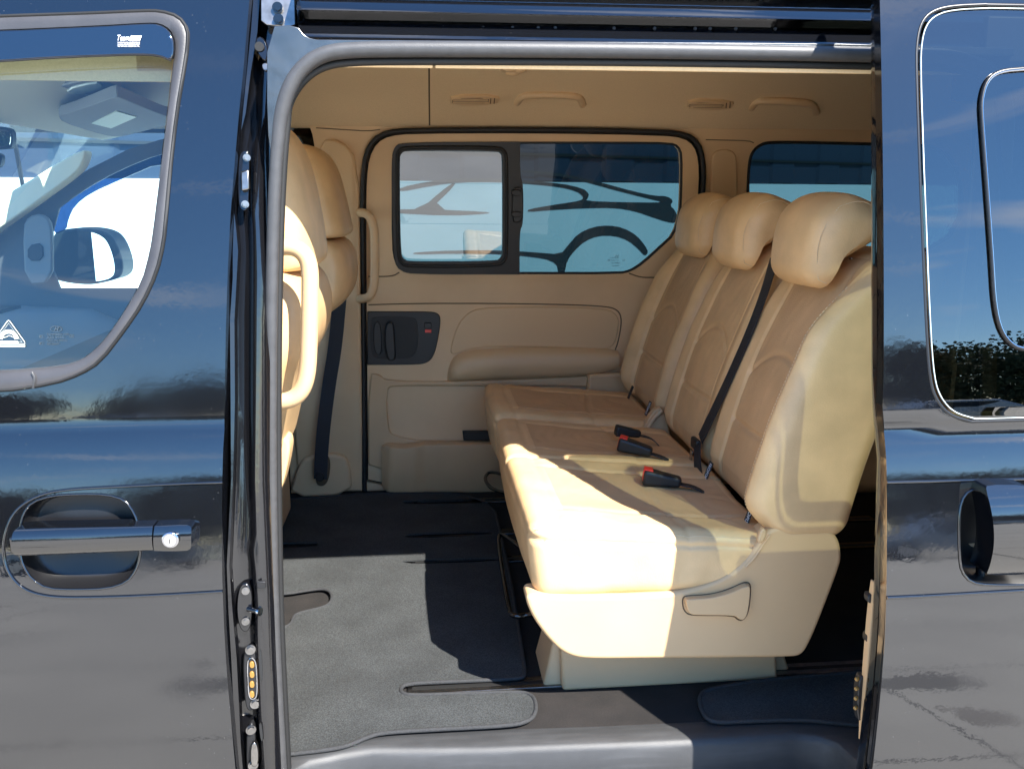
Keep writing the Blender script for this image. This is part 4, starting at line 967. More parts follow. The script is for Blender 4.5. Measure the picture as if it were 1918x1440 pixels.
panel('front_door_glass', px2([(90, 240), (480, 240), (480, 550), (90, 550)], flat(1.60), 0), [], flat(1.60), M['glassfar'], fdt, rim=False)
plate('far_wind_deflector', [(98, 400), (150, 360), (220, 320), (300, 288), (380, 268), (460, 262), (460, 300), (300, 305), (230, 335), (170, 362), (140, 385), (128, 410), (124, 432), (100, 440)], [], flat(1.64), glass('smoked_visor', (.10, .19, .36), 1.5), fdt, .002, .002, 0, 1)
plate('mirror_sail', [(44, 425), (55, 405), (78, 400), (96, 412), (100, 440), (100, 530), (48, 534)], [], flat(1.50), gp, fdt, .01, .01, .006, 1)
plate('speaker_grille', [(52, 460), (80, 454), (82, 488), (52, 489)], [], flat(1.488), M['blacksatin'], fdt, .003, .004, .002, 1)
mh = [(100, 440), (125, 428), (165, 426), (200, 432), (218, 446), (232, 478), (236, 505), (228, 520), (200, 528), (170, 533), (125, 528), (102, 520)]
mh_o = plate('side_mirror', mh, [], flat(1.80), M['blacksatin'], van, .03, .10, .025, 2, seg=5)
bm = bmesh.new(); P = [U(x, y, flat(1.764)) for x, y in chaikin([(137, 446), (144, 436), (165, 434), (190, 440), (207, 452), (219, 480), (223, 505), (216, 518), (195, 525), (170, 528), (154, 512), (142, 485)], 2)]
cpx = sum((p.x for p in P))/len(P)
for p in P: p.y += (p.x-cpx)*-.55
bm.faces.new([bm.verts.new(p) for p in P]); from_bm('mirror_glass', bm, M['mirror'], mh_o, False)
loft('windscreen', [[Vector((x, y, z)) for y in (.14, .87, 1.60)] for x, z in ((-1.62, 1.20), (HP.x-.03, HP.z+.03))], glass('windscreen_glass', (.90, .98, .98), 1.12), van)
loft('dashboard', [[Vector((x, y, z)) for y in (.10, .87, 1.58)] for x, z in ((-1.60, 1.20), (-1.35, 1.215), (-1.10, 1.20), (-1.00, 1.15), (-1.0, .8), (-1.1, .55))], gp, van, 0, 50)
slab('dash_vent', [(-1.5, 1.2), (-1.3, 1.2), (-1.3, 1.5), (-1.5, 1.5)], 1.20, 1.222, M['blacksatin'], van, .004)
zc_ = 1.795
def cz(pts, z): return [(lambda v: (v.x, v.y))(Wz(x, y, z)) for x, y in pts]
con = slab('overhead_console', cz(chaikin([(10, 200), (80, 170), (172, 148), (195, 150), (232, 170), (222, 182), (150, 205), (80, 216), (40, 215)], 2), zc_), zc_, zc_+.04, mat('console_grey', (.19, .19, .20), .5), van, .006)
slab('map_lamp', cz(chaikin([(120, 168), (178, 155), (193, 160), (188, 166), (140, 181)], 1), zc_-.003), zc_-.004, zc_+.01, M['lens'], con, .002)
slab('map_lamp', cz(chaikin([(160, 184), (212, 170), (219, 174), (205, 182), (172, 188)], 1), zc_-.003), zc_-.004, zc_+.01, M['lens'], con, .002)
slab('console_switch', cz([(90, 180), (112, 173), (128, 182), (102, 190)], zc_-.003), zc_-.004, zc_+.01, gp, con, .002)
slab('console_switch', cz([(135, 193), (150, 188), (166, 192), (146, 199)], zc_-.003), zc_-.004, zc_+.01, gp, con, .002)
zv = 1.745
vis = slab('sun_visor', cz(chaikin([(95, 222), (150, 207), (215, 182), (225, 183), (300, 215), (330, 222), (330, 232), (270, 245), (225, 258), (185, 252)], 2), zv), zv, zv+.022, mat('visor_grey', (.20, .20, .21), .8), van, .008)
slab('visor_label', cz([(172, 232), (218, 209), (256, 220), (208, 241)], zv-.002), zv-.002, zv+.01, M['card'], vis, 0)
rm = plate('rear_view_mirror', [(-75, 238), (0, 237), (20, 240), (26, 248), (25, 275), (18, 280), (-75, 282)], [], flat(.80), M['blacksatin'], van, .01, .02, .006, 2)
plate('mirror_glass', [(-68, 244), (16, 246), (20, 252), (19, 270), (14, 274), (-68, 275)], [], flat(.788), M['mirror'], rm, .001, .002, 0, 1)
tube('mirror_stem', [U(-5, 240, flat(.82)), U(-8, 222, flat(.82)), U(-5, 205, flat(.84))], .006, M['blacksatin'], rm, 8, 1)
plate('camera_pod', [(-30, 285), (2, 286), (6, 300), (0, 315), (-30, 318)], [], flat(.82), M['blacksatin'], van, .01, .02, .006, 2)
box('centre_console', (-.85, .87, .75), (.5, .3, .45), gp, van, .04)
# ------------------------------------------------------------------ floor mats
MT = M['mat']
z_ = FL+.006; mt = .006
mo_ = [(430, 1425), (540, 1411), (620, 1402), (655, 1394), (690, 1378), (720, 1370), (850, 1363), (960, 1357), (990, 1349), (1003, 1336), (1004, 1315), (996, 1300), (975, 1294), (880, 1297), (770, 1301), (752, 1297), (750, 1287), (762, 1279), (850, 1275), (975, 1270), (984, 1262), (978, 1220), (960, 1100), (940, 1010), (920, 925), (700, 922), (560, 935), (430, 940)]
mo2 = floor_pts(mo_, z_+mt, 2)
hk = floor_pts([(470, 1112), (535, 1112), (570, 1106), (605, 1101), (620, 1108), (622, 1122), (612, 1134), (585, 1141), (562, 1146), (550, 1152), (545, 1168), (525, 1177), (470, 1178)], z_+mt, 2)
sl1 = floor_pts([(752, 940), (760, 937), (900, 934), (905, 938), (900, 942), (765, 944)], z_+mt, 1)
sl2 = floor_pts([(755, 1003), (765, 999), (905, 994), (925, 996), (920, 1001), (770, 1008)], z_+mt, 1)
sl3 = floor_pts([(748, 1051), (760, 1048), (900, 1044), (938, 1045), (935, 1050), (780, 1056)], z_+mt, 1)
sl4 = floor_pts([(470, 1018), (590, 1014), (598, 1018), (590, 1024), (470, 1028)], z_+mt, 1)
fm = empty('floor_mat', (.0, .6, z_), 'grey carpet mat with rail cut-outs on the floor in front of the bench', 'floor mat')
mp_ = slab('mat_pile', mo2, z_, z_+mt, MT, None, .002, [hk, sl1, sl2, sl3, sl4])
mp_.parent = fm; mp_.matrix_parent_inverse = Matrix.Translation(-fm.location)
def edge(pts2, r_, name='binding', closed=True, par=None):
    o = tube(name, [Vector((x, y, z_+mt-.001)) for x, y in pts2], r_, M['matedge'], None, 8, 0, closed); o.parent = par or fm; o.matrix_parent_inverse = Matrix.Translation(-(par or fm).location); return o
edge(mo2, .0045); edge(hk, .0038)
# second mat at the right
m2_ = [(1325, 1346), (1312, 1325), (1310, 1300), (1330, 1288), (1450, 1270), (1560, 1262), (1700, 1250), (1900, 1240), (1900, 1365), (1620, 1358), (1560, 1352), (1500, 1346), (1400, 1349), (1345, 1352)]
q2 = floor_pts(m2_, z_+mt, 2)
fm2 = empty('floor_mat', (1., .15, z_), 'dark grey carpet mat behind the bench, beside the open sliding door', 'floor mat')
o = slab('mat_pile', q2, z_, z_+mt, MT, None, .002); o.parent = fm2; o.matrix_parent_inverse = Matrix.Translation(-fm2.location)
edge(q2, .005, par=fm2)

# ------------------------------------------------------------------ bench seat
bs = empty('bench_seat', (.45, .75, FL), 'beige leather three-seat bench with rounded head restraints inside the van', 'car seat')
def kid(o, par=None):
    if par is None: o.parent = bs; o.matrix_parent_inverse = Matrix.Translation(-bs.location)
    else: o.parent = par
    return o
LE = [M['leather'], M['suede'], M['stitch']]
YN, YM, YF, YE = .14, 1.00, 1.03, 1.47
XFR, XB = .185, .70
def cushion(y0, y1, seams, name, label):
    hx_, hy, hz = (XB-XFR)/2, (y1-y0)/2, .075; cx, cy_ = (XB+XFR)/2, (y0+y1)/2
    def fr(y): return .010*math.cos((y-cy_)/hy*math.pi*.5)          # bowed front
    def deform(x, y, z):
        u = (x+hx_)/(2*hx_); zz = .855+z
        top = sstep(-.02, .07, z)
        # top slopes down to the back, crown across, front roll
        zz += top*(-.045*u+.012+.016*(1-abs(y/hy)**3))
        zz -= (1-top)*0
        # each place is dished
        for a_, b_ in seams:
            c_ = (a_+b_)/2; hw = (b_-a_)/2; t_ = (cy_+y-c_)/hw
            if abs(t_) < 1: zz -= top*.012*math.cos(t_*math.pi/2)*sstep(.05, .5, u)
            for e in (c_-hw*.58, c_+hw*.58):
                curve = e+(.03*(1-u) if e > c_ else -.03*(1-u))*0.6
                zz -= top*.0045*gs(cy_+y-curve, .006)*sstep(.10, .2, u)
        for a_, b_ in seams[:-1]: zz -= top*.010*gs(cy_+y-b_, .009)
        zz -= top*.004*gs(u-.62-.04*math.cos((cy_+y)*9), .012)*.8
        zz -= top*.003*gs(u-.13, .012)
        zz += .0038*noise.noise(Vector((x*8, y*8, 3.3)))+.0016*abs(noise.noise(Vector((x*22+5*noise.noise(Vector((x*6, y*6, 0))), y*14, 1.3))))*sstep(-.02, .06, z)*1.6
        yw = .0016*noise.noise(Vector((x*26, z*18, 9.1)))*(abs(y) > hy-.04)
        xx = cx+x-fr(cy_+y)*(1-u)+.035*(1-u)*(-(z/hz)*.5+.5)*0
        # front face leans: bottom set back
        xx += (1-sstep(-hz, hz, z))*.014*(1-u)**3
        yy = cy_+y+yw
        # side seam pinch
        g_ = gs(z-.046, .006)*.0045
        if abs(y) > hy-.03: yy -= math.copysign(g_, y)
        if x < -hx_+.03: xx += g_
        return Vector((xx, yy, zz))
    def mf(x, y, z):
        u = (x+hx_)/(2*hx_)
        if z < hz-.012 or u < .16 or u > .93: return 0
        for a_, b_ in seams:
            c_ = (a_+b_)/2; hw = (b_-a_)/2
            e = hw*.58+.018*(1-u)
            if abs(cy_+y-c_) < e: return 1
        return 0
    o = rbox(name, (hx_, hy, hz), .034, (70, int(150*hy/.45), 14), deform, LE, None, mf)
    kid(o); o['label'] = label
    # stitched seam along the near upper edge
    def surf(x, y, z): return deform(x, y, z)
    P = [surf(-hx_+.012+.93*2*hx_*k/110, -hy+.0095, hz-.0095) for k in range(111)]
    bm = bmesh.new()
    if y0 < .5:
        for k in range(0, 110): 
            a_, b_ = P[k], P[k+1]; tube_bm(bm, [a_+(b_-a_)*.15, a_+(b_-a_)*.75], .0007, 5)
        kid(from_bm('stitching', bm, M['stitch'], None)).parent = o
        o.children[0].matrix_parent_inverse = Matrix.Identity(4) if False else o.matrix_parent_inverse.copy()
        ch = o.children[0]; ch.matrix_parent_inverse = Matrix.Identity(4)
    else: bm.free()
    return o
cushion(YN, YM, [(YN+.02, .57), (.57, YM)], 'seat_cushion', 'wide double cushion nearest the open door, part in sun')
cushion(YF-.02, YE, [(YF-.02, YE-.02)], 'seat_cushion', 'single cushion at the far side')
RE = math.tan(R(19.3))
def backrest(y0, y1, bolster_near, bolster_far, label, zt_=1.455, inset=1):
    hx_, hy, hz = .078, (y1-y0)/2, .30; cy_ = (y0+y1)/2; zc = (.882+zt_)/2; hz = (zt_-.882)/2
    def deform(x, y, z):
        t_ = (z+hz)/(2*hz); v = y/hy
        # narrows towards the top
        k = 1-.10*sstep(.55, 1, t_)
        yy = cy_+y*k
        front = sstep(.0, -.05, x)
        xx = .752+x+t_*2*hz*RE-.02*math.sin(t_*math.pi)*1.0
        xx += (.025*(t_-.5)**2)
        bn = bolster_near*sstep(.50, .86, -v); bf_ = bolster_far*sstep(.50, .86, v)
        env = sstep(-.05, .18, t_)*(1-sstep(.72, 1.0, t_)*.85)
        xx -= front*(bn+bf_)*env
        # centre puff & seams
        xx -= front*.010*math.cos(min(1, abs(v))*math.pi/2)
        if bolster_near > .03: xx += front*.003*gs(v+.82, .015)
        s1 = .60-.10*abs(v)**2*3; s2 = .30
        if abs(v) < .62: xx += front*.0045*(gs(t_-s1, .012)+gs(t_-s2, .012))
        xx += front*.005*gs(abs(v)-.60, .022)*(1 if t_ < .9 else 0)
        xx += front*(.0022*noise.noise(Vector((y*10, z*7, 7.1)))+.0012*abs(noise.noise(Vector((y*30, z*16, 2.1)))))
        # lower end sweeps back
        zz = zc+z
        if t_ < .12: xx += front*.02*(1-t_/.12)
        return Vector((xx, yy, zz))
    def mf(x, y, z):
        t_ = (z+hz)/(2*hz); v = y/hy
        if inset and x < -.066 and abs(v) < .60 and t_ < .60-.30*v*v+.0: return 1
        if inset == 1 and x < -.066 and abs(v) < .60 and t_ > .02: return 1
        return 0
    o = rbox('backrest', (hx_, hy, hz), .045, (8, int(130*hy/.23), 130), deform, LE, None, mf); kid(o); o['label'] = label
    bm = bmesh.new()
    for sg in (-1,) if bolster_near > .03 else ():
        for vv in (.795,):
            P = [deform(-hx_, sg*vv*hy, -hz+.06+(2*hz-.12)*k/70)+Vector((-.0004, 0, 0)) for k in range(71)]
            for k in range(70): tube_bm(bm, [P[k], P[k]+(P[k+1]-P[k])*.55], .0012, 4)
    if len(bm.verts): 
        s_ = from_bm('stitching', bm, M['stitch'], None); s_.parent = o
    else: bm.free()
    return o, deform
b1, d1 = backrest(.13, .585, .075, .018, 'near backrest beside the open door, with a stitched bolster')
b2, d2 = backrest(.585, 1.0, .015, .02, 'middle backrest with the belt across it', inset=0)
b3, d3 = backrest(1.035, 1.47, .02, .05, 'far backrest against the opposite door')
# head restraints
def headrest(cy_, hy, label, sc=1., dx=0):
    hx_, hz = .070, .093
    def deform(x, y, z):
        t_ = (z+hz)/(2*hz); v = y/hy
        w_ = 1-.12*(1-t_)-.05*t_*t_
        yy = cy_+y*w_
        xx = .806+x*(1.0+.12*sstep(.2, .7, t_))+(t_-.5)*2*hz*.30+dx
        back = sstep(-.03, .05, x)
        xx -= back*.070*(1-sstep(.05, .62, t_))
        xx -= (1-back)*.008*math.sin(t_*math.pi)
        xx += (1-back)*.018*v*v+(1-back)*.010*(1-t_)**2
        zz = 1.472+z+.010*(1-v*v)*sstep(.5, 1, t_)+back*.022*(1-t_)-back*.020*t_*t_
        zz += .0012*noise.noise(Vector((x*20, y*14, 4.)))
        return Vector((xx, yy, zz))
    o = rbox('headrest', (hx_, hy, hz), .052, (12, 40, 20), deform, [M['leather'], M['suede']], None, lambda x, y, z: 0); kid(o); o['label'] = label
    bm = bmesh.new()
    r_h = .052; ph = R(38); P = []
    for k in range(91):
        a_ = R(-118-210*k/90)          # under the front, up the face, over the top
        ca, sa = math.cos(a_), math.sin(a_)
        m_ = max(abs(ca), abs(sa)); qx, qz = ca/m_, sa/m_
        x_ = (hx_-r_h)*qx+ca*r_h*math.cos(ph)*1.05; z__ = (hz-r_h)*qz+sa*r_h*math.cos(ph)*1.05
        P.append(deform(x_, -(hy-r_h)-r_h*math.sin(ph)*1.05, z__))
    for k in range(90): tube_bm(bm, [P[k], P[k]+(P[k+1]-P[k])*.55], .0011, 4)
    s_ = from_bm('stitching', bm, M['stitch'], None); s_.parent = o
    for sg in (-1, 1):
        p_ = tube('post', [Vector((.835+dx, cy_+sg*hy*.45, 1.37)), Vector((.845+dx, cy_+sg*hy*.45, 1.44))], .006, M['chrome'], None, 10, 0); p_.parent = o
    return o
headrest(.365, .140, 'near head restraint, largest in view', dx=.032); headrest(.80, .135, 'middle head restraint', dx=.038); headrest(1.235, .135, 'far head restraint against the window', dx=.058)
# side shield
sh = [(984, 1118), (990, 1140), (1003, 1165), (1025, 1195), (1050, 1220), (1075, 1232), (1110, 1236), (1300, 1234), (1480, 1232), (1500, 1229), (1513, 1215), (1535, 1165), (1575, 1060), (1578, 1040), (1573, 1012), (1558, 992), (1530, 983), (1495, 982), (1460, 986), (1436, 996), (1420, 1016), (1400, 1048), (1370, 1074), (1330, 1094), (1270, 1110), (1180, 1116), (1060, 1117), (1000, 1112)]
shf = flat(.135)
def kidp(o): return kid(o)
ss = kid(plate('side_shield', sh, [], shf, M['plastic'], None, .0, .06, .014, 2, seg=5)); ss['label'] = 'moulded plastic side cover of the bench'
lv = plate('recline_lever', [(1281, 1121), (1288, 1118), (1330, 1116), (1365, 1107), (1388, 1096), (1400, 1093), (1403, 1100), (1398, 1145), (1390, 1157), (1382, 1156), (1376, 1148), (1300, 1148), (1288, 1145)], [], flat(.128), M['plastic'], ss, .010, .012, .006, 2, seg=4)
tube('lever_groove', [U(x, y, flat(.1345)) for x, y in [(1278, 1118), (1288, 1115), (1330, 1113), (1365, 1103), (1388, 1092), (1401, 1089), (1407, 1098), (1402, 1147), (1391, 1162), (1381, 1160), (1374, 1152), (1300, 1152), (1286, 1149), (1279, 1138)]], .0013, M['seam'], ss, 6, 2, True)
tube('bend_line', [U(x, y, flat(.1355)) for x, y in [(1396, 1062), (1415, 1042), (1428, 1020), (1442, 1002)]], .0035, M['plastic'], ss, 8, 2)
plate('pivot_cap', [(1418, 1010), (1424, 992), (1432, 988), (1436, 1000), (1428, 1014), (1420, 1016)], [], flat(.130), M['plastic'], ss, .004, .01, .003, 2)
kid(box('seat_pan', (.46, .83, .76), (.40, 1.22, .09), M['plastic'], None, .03))
# pedestal
def ped(name, y0, y1, xa, xb, xa2, xb2, zt, ear=True):
    bm = bmesh.new(); v = [bm.verts.new(p) for p in [(xa, y0-.01, FL), (xb, y0-.01, FL), (xb, y1, FL), (xa, y1, FL), (xa2, y0+.02, zt), (xb2, y0+.02, zt), (xb2, y1, zt), (xa2, y1, zt)]]
    for f in [(0, 1, 2, 3), (4, 5, 6, 7), (0, 1, 5, 4), (1, 2, 6, 5), (2, 3, 7, 6), (3, 0, 4, 7)]: bm.faces.new([v[i] for i in f])
    return from_bm(name, bm, M['plastic'], None, True, 30, .008, 4)
yp = .252; xa = U(1052, 1296, flat(yp)).x; xb = U(1453, 1285, flat(yp)).x
kid(ped('pedestal', yp, yp+.14, xa, xb, xa-.005, xb-.012, .70))
kid(ped('pedestal_foot', yp+.02, yp+.16, U(1018, 1280, flat(yp)).x, xa+.03, xa+.0, xa+.03, .68)); kid(ped('pedestal_foot', yp+.03, yp+.16, xb-.02, U(1476, 1268, flat(yp+.03)).x, xb-.03, xb-.012, .68))
kid(ped('pedestal', 1.12, 1.34, xa, xb, xa, xb, .70))
kid(box('frame_beam', (.44, .8, .70), (.05, 1.1, .05), M['blacksatin'], None, .01))
# adjuster bar under the front edge
kid(tube('adjuster_bar', [Vector((.28, .27, .66)), Wz(1000, 1148, .60), Wz(962, 1156, .60), Wz(952, 1140, .60), Wz(932, 1010, .60), Wz(938, 996, .60), Vector((.26, .62, .66))], .0062, M['jamb'], None, 10, 2))
kid(tube('adjuster_bar', [Vector((.28, 1.1, .66)), Wz(925, 918, .60), Wz(911, 905, .60), Wz(908, 893, .60), Wz(918, 882, .60), Vector((.26, 1.3, .66))], .0062, M['jamb'], None, 10, 2))
# buckles
def buckle(px, py, z, ang, tiltz, label, s=1., red=True):
    o_ = Wz(px, py, z); q = Matrix.Rotation(ang, 3, 'Z') @ Matrix.Rotation(tiltz, 3, 'Y')
    bm = bmesh.new(); box_bm(bm, (0, 0, 0), (.078*s, .036*s, .034*s))
    for v in bm.verts:
        if v.co.x > 0: v.co.y *= .66; v.co.z *= .62
        v.co = q @ v.co+o_
    b = from_bm('buckle', bm, M['blackplastic'], None, True, 30, .007*s, 4); kid(b); b['label'] = label
    if red:
        bm = bmesh.new(); box_bm(bm, (-.0375*s, 0, .003*s), (.004, .024*s, .022*s))
        box_bm(bm, (-.030*s, 0, .0165*s), (.018*s, .024*s, .003))
        for v in bm.verts: v.co = q @ v.co+o_
        from_bm('release_button', bm, M['red'], b, True, 30, .0008)
    rb_ = ribbon('strap', [o_+q @ Vector((.03*s, 0, -.004)), o_+q @ Vector((.075*s, 0, -.006)), o_+q @ Vector((.11*s, 0, -.03))], [q @ Vector((0, 1, 0))]*3, .022, M['belt'], None); rb_.parent = b
buckle(1240, 897, .935, R(-12), R(8), 'seat belt buckle with red button on the near cushion', 1.12)
buckle(1190, 838, .945, R(-20), R(12), 'seat belt buckle with red button on the middle cushion', 1.12)
buckle(1176, 809, .945, R(0), R(10), 'black buckle turned away on the far cushion', .9, False)
# shoulder belt across the backrests
def onback(px, py, d=.006):
    # march the ray to the backrest front plane of the near / middle seats
    r_ = ray(px, py); o_ = Vector((0, CY, CZ)); t_ = .5
    while t_ < 3:
        p = o_+r_*t_
        if .12 < p.y < 1.5:
            tz = (p.z-.875)/.58; xf = .730-.055+tz*.58*RE-.02*math.sin(clamp01(tz)*math.pi)-.012-d
            if p.x > xf: return p
        t_ += .003
    return o_+r_*2
bpts = [onback(x, y, .016) for x, y in ((1452, 478), (1435, 540), (1405, 620), (1370, 700), (1335, 775), (1312, 822))]
sb = ribbon('shoulder_belt', bpts, [Vector((0, 1, 0))]*len(bpts), .043, M['belt'], None, label='dark seat belt running down beside the near head restraint'); kid(sb)
lp = [onback(x, y, .022) for x, y in ((1306, 832), (1306, 870), (1310, 900), (1322, 925), (1338, 940))]
lb = ribbon('lap_belt', lp, [Vector((0, 1, 0))]*len(lp), .036, M['belt'], None); kid(lb)
q = onback(1303, 831, .018); bx = box('belt_tongue', q, (.014, .05, .030), M['blackplastic'], sb, .006); 
tg_ = onback(1294, 855, .022); bm = bmesh.new(); box_bm(bm, tg_, (.003, .018, .038), Matrix.Rotation(R(14), 3, 'X')); from_bm('tongue_blade', bm, M['chrome'], sb, True, 30, .001)
# ISOFIX tags
def isotag(px, py, sc, par, txt=True):
    c_ = onback(px, py, .017); bm = bmesh.new(); nrm = Vector((-1, -.10, .25)).normalized(); upd = (Vector((RE, .0, 1))).normalized(); ac = upd.cross(nrm).normalized(); nrm = ac.cross(upd).normalized()
    if nrm.x > 0: nrm = -nrm
    rt = Vector((0, -1, 0)); rt = (rt-nrm*rt.dot(nrm)).normalized(); dn = -upd
    h_, w_ = .0225*sc, .011*sc
    vs = [c_+dn*a_+rt*b_+nrm*.002 for a_, b_ in ((-h_, -w_), (h_, -w_), (h_, w_), (-h_, w_))]
    bm.faces.new([bm.verts.new(v) for v in vs])
    tgo = from_bm('fabric_tag', bm, M['belt'], None, False); tgo.parent = par; tgo['label'] = 'black ISOFIX tag sewn into the backrest'
    if txt:
        bm = bmesh.new(); text_bm(bm, "ISOFIX", c_+nrm*.0028-dn*h_*.85-rt*w_*.42, dn, rt, .0155*sc, widthfit=.038*sc)
        me = bpy.data.meshes.new('tag_text'); bm.to_mesh(me); bm.free(); o = link('tag_text', me, M['white'], None, False); o.parent = par
isotag(1328, 882, 1.0, b1); isotag(1404, 966, 1.0, b1); isotag(1215, 765, 1.0, b3); isotag(1182, 735, 1.0, b3, False)
# hinge covers between the far and middle seats
kid(plate('hinge_cover', [(1200, 815), (1206, 800), (1222, 772), (1236, 762), (1246, 772), (1252, 800), (1262, 835), (1258, 852), (1235, 845), (1212, 832)], [], flat(1.012), M['plastic'], None, .0, .03, .006, 1, seg=3))
kid(tube('hinge_arm', [U(1208, 812, flat(1.005)), U(1222, 785, flat(1.005)), U(1240, 768, flat(1.005))], .007, M['plastic'], None, 8, 1))

# ------------------------------------------------------------------ front seats
def front_seat(y0, y1, label, nm_x, top_px, back_px, cush):
    t = empty('front_seat', (-.62, (y0+y1)/2, FL), label, 'car seat', 'front seats seen from behind')
    inv = Matrix.Translation(-t.location)
    yc = (y0+y1)/2; hy = (y1-y0)/2; fy_ = flat(y1-.08)
    # rear silhouettes traced on the near side of each seat
    def pillow(name, rear, thick, hy_, m, puff=.0):
        R3 = [U(x, y, fy_) for x, y in chaikin(rear, 2, False)]
        n_ = 26; R3 = [Vector(p) for p in resample([tuple(p) for p in R3], n_, False)]
        bm = bmesh.new(); K = 36; rings = []
        for i, p in enumerate(R3):
            f = i/(n_-1); e = math.sin(math.pi*clamp01(f))**.38 if 0 < f < 1 else .0
            th = thick*(.25+.75*e) ; hw = hy_*(.80+.20*e)
            rg = []
            for k in range(K):
                a_ = 2*math.pi*k/K; ca, sa = math.cos(a_), math.sin(a_)
                ex = math.copysign(abs(ca)**.5, ca); ey = math.copysign(abs(sa)**.42, sa)
                rg.append(bm.verts.new((p.x-th/2+ex*th/2-.012*(abs(ey)**3), yc+ey*hw, p.z)))
            rings.append(rg)
        for a_, b_ in zip(rings, rings[1:]):
            for k in range(K): bm.faces.new([a_[k], a_[(k+1) % K], b_[(k+1) % K], b_[k]])
        bm.faces.new(rings[0]); bm.faces.new(rings[-1])
        o = from_bm(name, bm, m, None, True, 60, subd=1); o.parent = t; o.matrix_parent_inverse = inv; return o
    h = pillow('headrest', top_px, .17, hy*.72 if False else hy*.8, M['leather'])
    b = pillow('backrest', back_px, .15, hy, M['leather'])
    for nm, c_, s_, m in (('seat_cushion', (-.72, yc, .88), (.50, 2*hy, .14), M['leather']), ('seat_base', (-.68, yc, .68), (.44, 2*hy*.85, .28), M['plastic'])):
        o = box(nm, c_, s_, m, None, .03, seg=5); o.parent = t; o.matrix_parent_inverse = inv
    return t, b, h
t1, b1_, h1_ = front_seat(.15, .64, 'nearer front seat, its pale back partly in full sun behind the grab handle', None,
    [(500, 236), (528, 236), (550, 241), (572, 262), (592, 305), (606, 360), (617, 420), (624, 472), (620, 484), (596, 487)],
    [(560, 480), (598, 490), (618, 510), (628, 545), (628, 580), (620, 612), (602, 640), (590, 680), (575, 730), (560, 800)], None)
t2, b2_, h2_ = front_seat(.95, 1.40, 'farther front seat in shade, between the near seat and the far pillar', None,
    [(560, 278), (596, 278), (618, 286), (638, 312), (652, 360), (662, 405), (668, 430), (664, 438), (630, 437)],
    [(640, 440), (656, 444), (668, 460), (675, 490), (674, 520), (664, 545), (645, 560), (620, 575), (600, 640), (580, 720)], None)
box('lever_knob', Wz(524, 1138, FL+.03), (.045, .03, .05), M['plastic'], t1, .014, seg=5); t1.children[-1].matrix_parent_inverse = Matrix.Translation(-t1.location)
for pts, dd in (([(500, 660), (560, 560)], 0),):
    pass
# side cladding of near front seat low down
o = plate('side_cladding', [(505, 808), (530, 815), (546, 826), (540, 870), (526, 925), (505, 940)], [], flat(.30), M['leather'], None, .01, .05, .01, 2, seg=4); o.parent = t1; o.matrix_parent_inverse = Matrix.Translation(-t1.location)

# ------------------------------------------------------------------ yard behind the camera (seen in the paintwork)
def tree(x, y, h, seed, label):
    rg = random.Random(seed); t = empty('tree', (x, y, 0), label, 'tree', 'trees along the edge of the yard')
    bm = bmesh.new(); tube_bm(bm, [(0, 0, 0), (.1, 0, h*.25), (.0, .1, h*.5), (.1, 0, h*.75)], [.2, .15, .1, .05], 8)
    for k in range(6):
        a_ = rg.random()*6.3; z0 = h*(.3+.07*k); tube_bm(bm, [(0, 0, z0), (math.cos(a_)*h*.15, math.sin(a_)*h*.15, z0+h*.12), (math.cos(a_)*h*.25, math.sin(a_)*h*.25, z0+h*.2)], [.08, .05, .02], 6)
    o = from_bm('trunk', bm, mtk, t); 
    bm = bmesh.new(); cl = [(rg.gauss(0, h*.2), rg.gauss(0, h*.2), h*(.35+.5*rg.random()), h*(.12+.10*rg.random())) for _ in range(30)]
    for cx, cy_, cz_, r_ in cl:
        for _ in range(420):
            d = Vector((rg.gauss(0, 1), rg.gauss(0, 1), rg.gauss(0, 1))).normalized()*r_*(.5+.6*rg.random()); c = Vector((cx, cy_, cz_))+d
            u = Vector((rg.gauss(0, 1), rg.gauss(0, 1), rg.gauss(0, 1))).normalized(); v = u.orthogonal().normalized(); s_ = .06+.08*rg.random()
            bm.faces.new([bm.verts.new(c+u*s_), bm.verts.new(c+v*s_*.6), bm.verts.new(c-u*s_), bm.verts.new(c-v*s_*.6)])
    from_bm('crown', bm, mlf, t, False)
mtk = mat('bark', (.09, .07, .05), .9); mlf = mat('foliage', (.035, .05, .018), .8, nscale=1, namt=.4)
rg = random.Random(5)
for k in range(16):
    tree(-34+k*4.6+rg.uniform(-1, 1), -30+rg.uniform(-3, 3), 3.8+rg.random()*2.2, k, 'bushy green tree in the row across the yard facing the van')
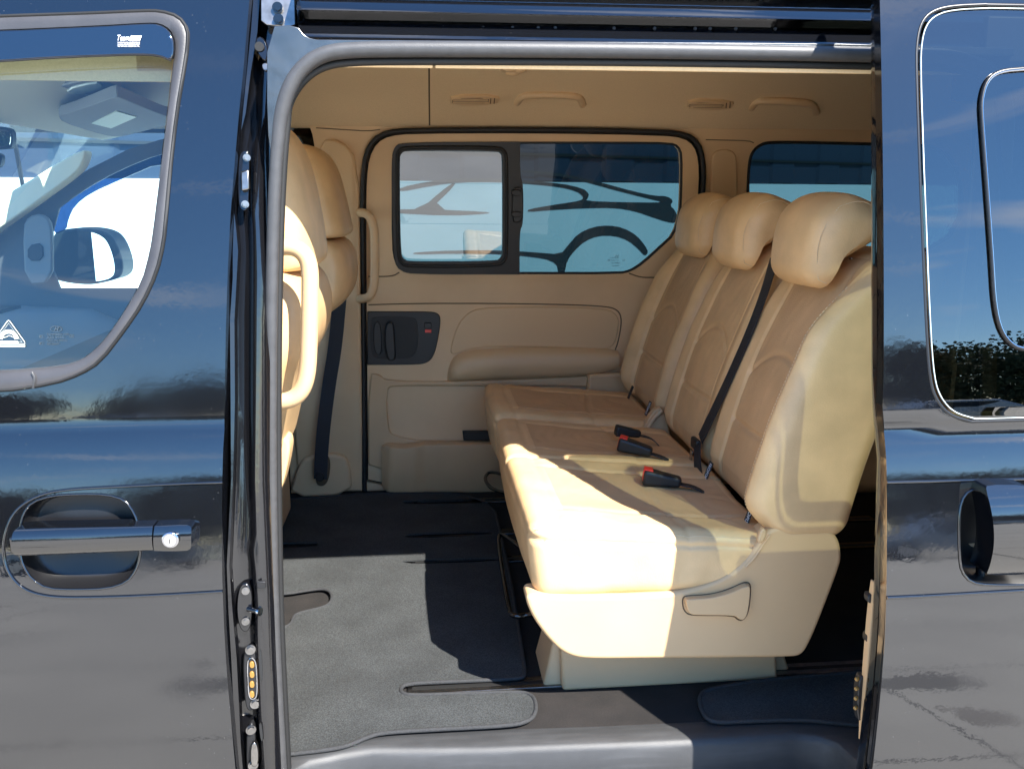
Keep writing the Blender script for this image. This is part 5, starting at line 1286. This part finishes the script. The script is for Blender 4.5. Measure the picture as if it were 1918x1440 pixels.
def car(x, y, rz, body, label):
    t = empty('parked_car', (x, y, 0), label, 'car', 'cars parked across the yard'); t.rotation_euler.z = rz
    prof = [(-2.1, .35), (-2.15, .7), (-1.9, .85), (-1.15, .95), (-.55, 1.42), (.9, 1.45), (1.55, 1.0), (2.1, .92), (2.15, .35)]
    bm = bmesh.new(); rings = []
    for yy_, s_ in ((-.85, .96), (-.8, 1), (.8, 1), (.85, .96)):
        rings.append([bm.verts.new((px_*s_, yy_*(.82 if z > 1.2 else 1), z)) for px_, z in prof])
    for a_, b_ in zip(rings, rings[1:]):
        for k in range(len(prof)): bm.faces.new([a_[k], a_[(k+1) % len(prof)], b_[(k+1) % len(prof)], b_[k]])
    bm.faces.new(rings[0]); bm.faces.new(rings[-1]); from_bm('body', bm, body, t, True, 30, .04, 3)
    for yy_ in (-.862, .862):
        bm = bmesh.new(); q = [(-.95, .97), (-.5, 1.34), (.85, 1.37), (1.3, 1.0)]
        s_ = [bm.verts.new((a_, yy_*(.84 if z > 1.2 else .985), z)) for a_, z in q]; bm.faces.new(s_); from_bm('side_window', bm, M['blackplastic'], t, False)
    for a_ in (-1.35, 1.35):
        for yy_ in (-.78, .78):
            bm = bmesh.new(); disc_bm(bm, Vector((a_, yy_, .32)), (0, 1, 0), .32, .2, 28); wh = from_bm('wheel', bm, M['tyre'], t, True, 40, .02)
            bm = bmesh.new(); disc_bm(bm, Vector((a_, yy_*1.13, .32)), (0, 1, 0), .2, .03, 20); from_bm('rim', bm, M['alloy'], wh, True, 40)
mwh = mat('white_car_paint', (.75, .75, .76), .15, coat=1); msv = mat('silver_car_paint', (.35, .36, .38), .25, metal=.6, coat=1); mdk = mat('dark_car_paint', (.02, .02, .025), .15, coat=1)
for k, (x, y, rz, m_, lb_) in enumerate(((-12, -17, .1, mwh, 'white parked car, leftmost across the yard'), (-6.6, -17.5, .05, msv, 'silver parked car across the yard'), (-1.2, -18, 0, mdk, 'dark parked car across the yard'), (4.5, -17.5, -.05, mwh, 'white parked car, right of the dark one across the yard'), (11, -17, .1, msv, 'silver parked car, rightmost across the yard'))): car(x, y, rz, m_, lb_)
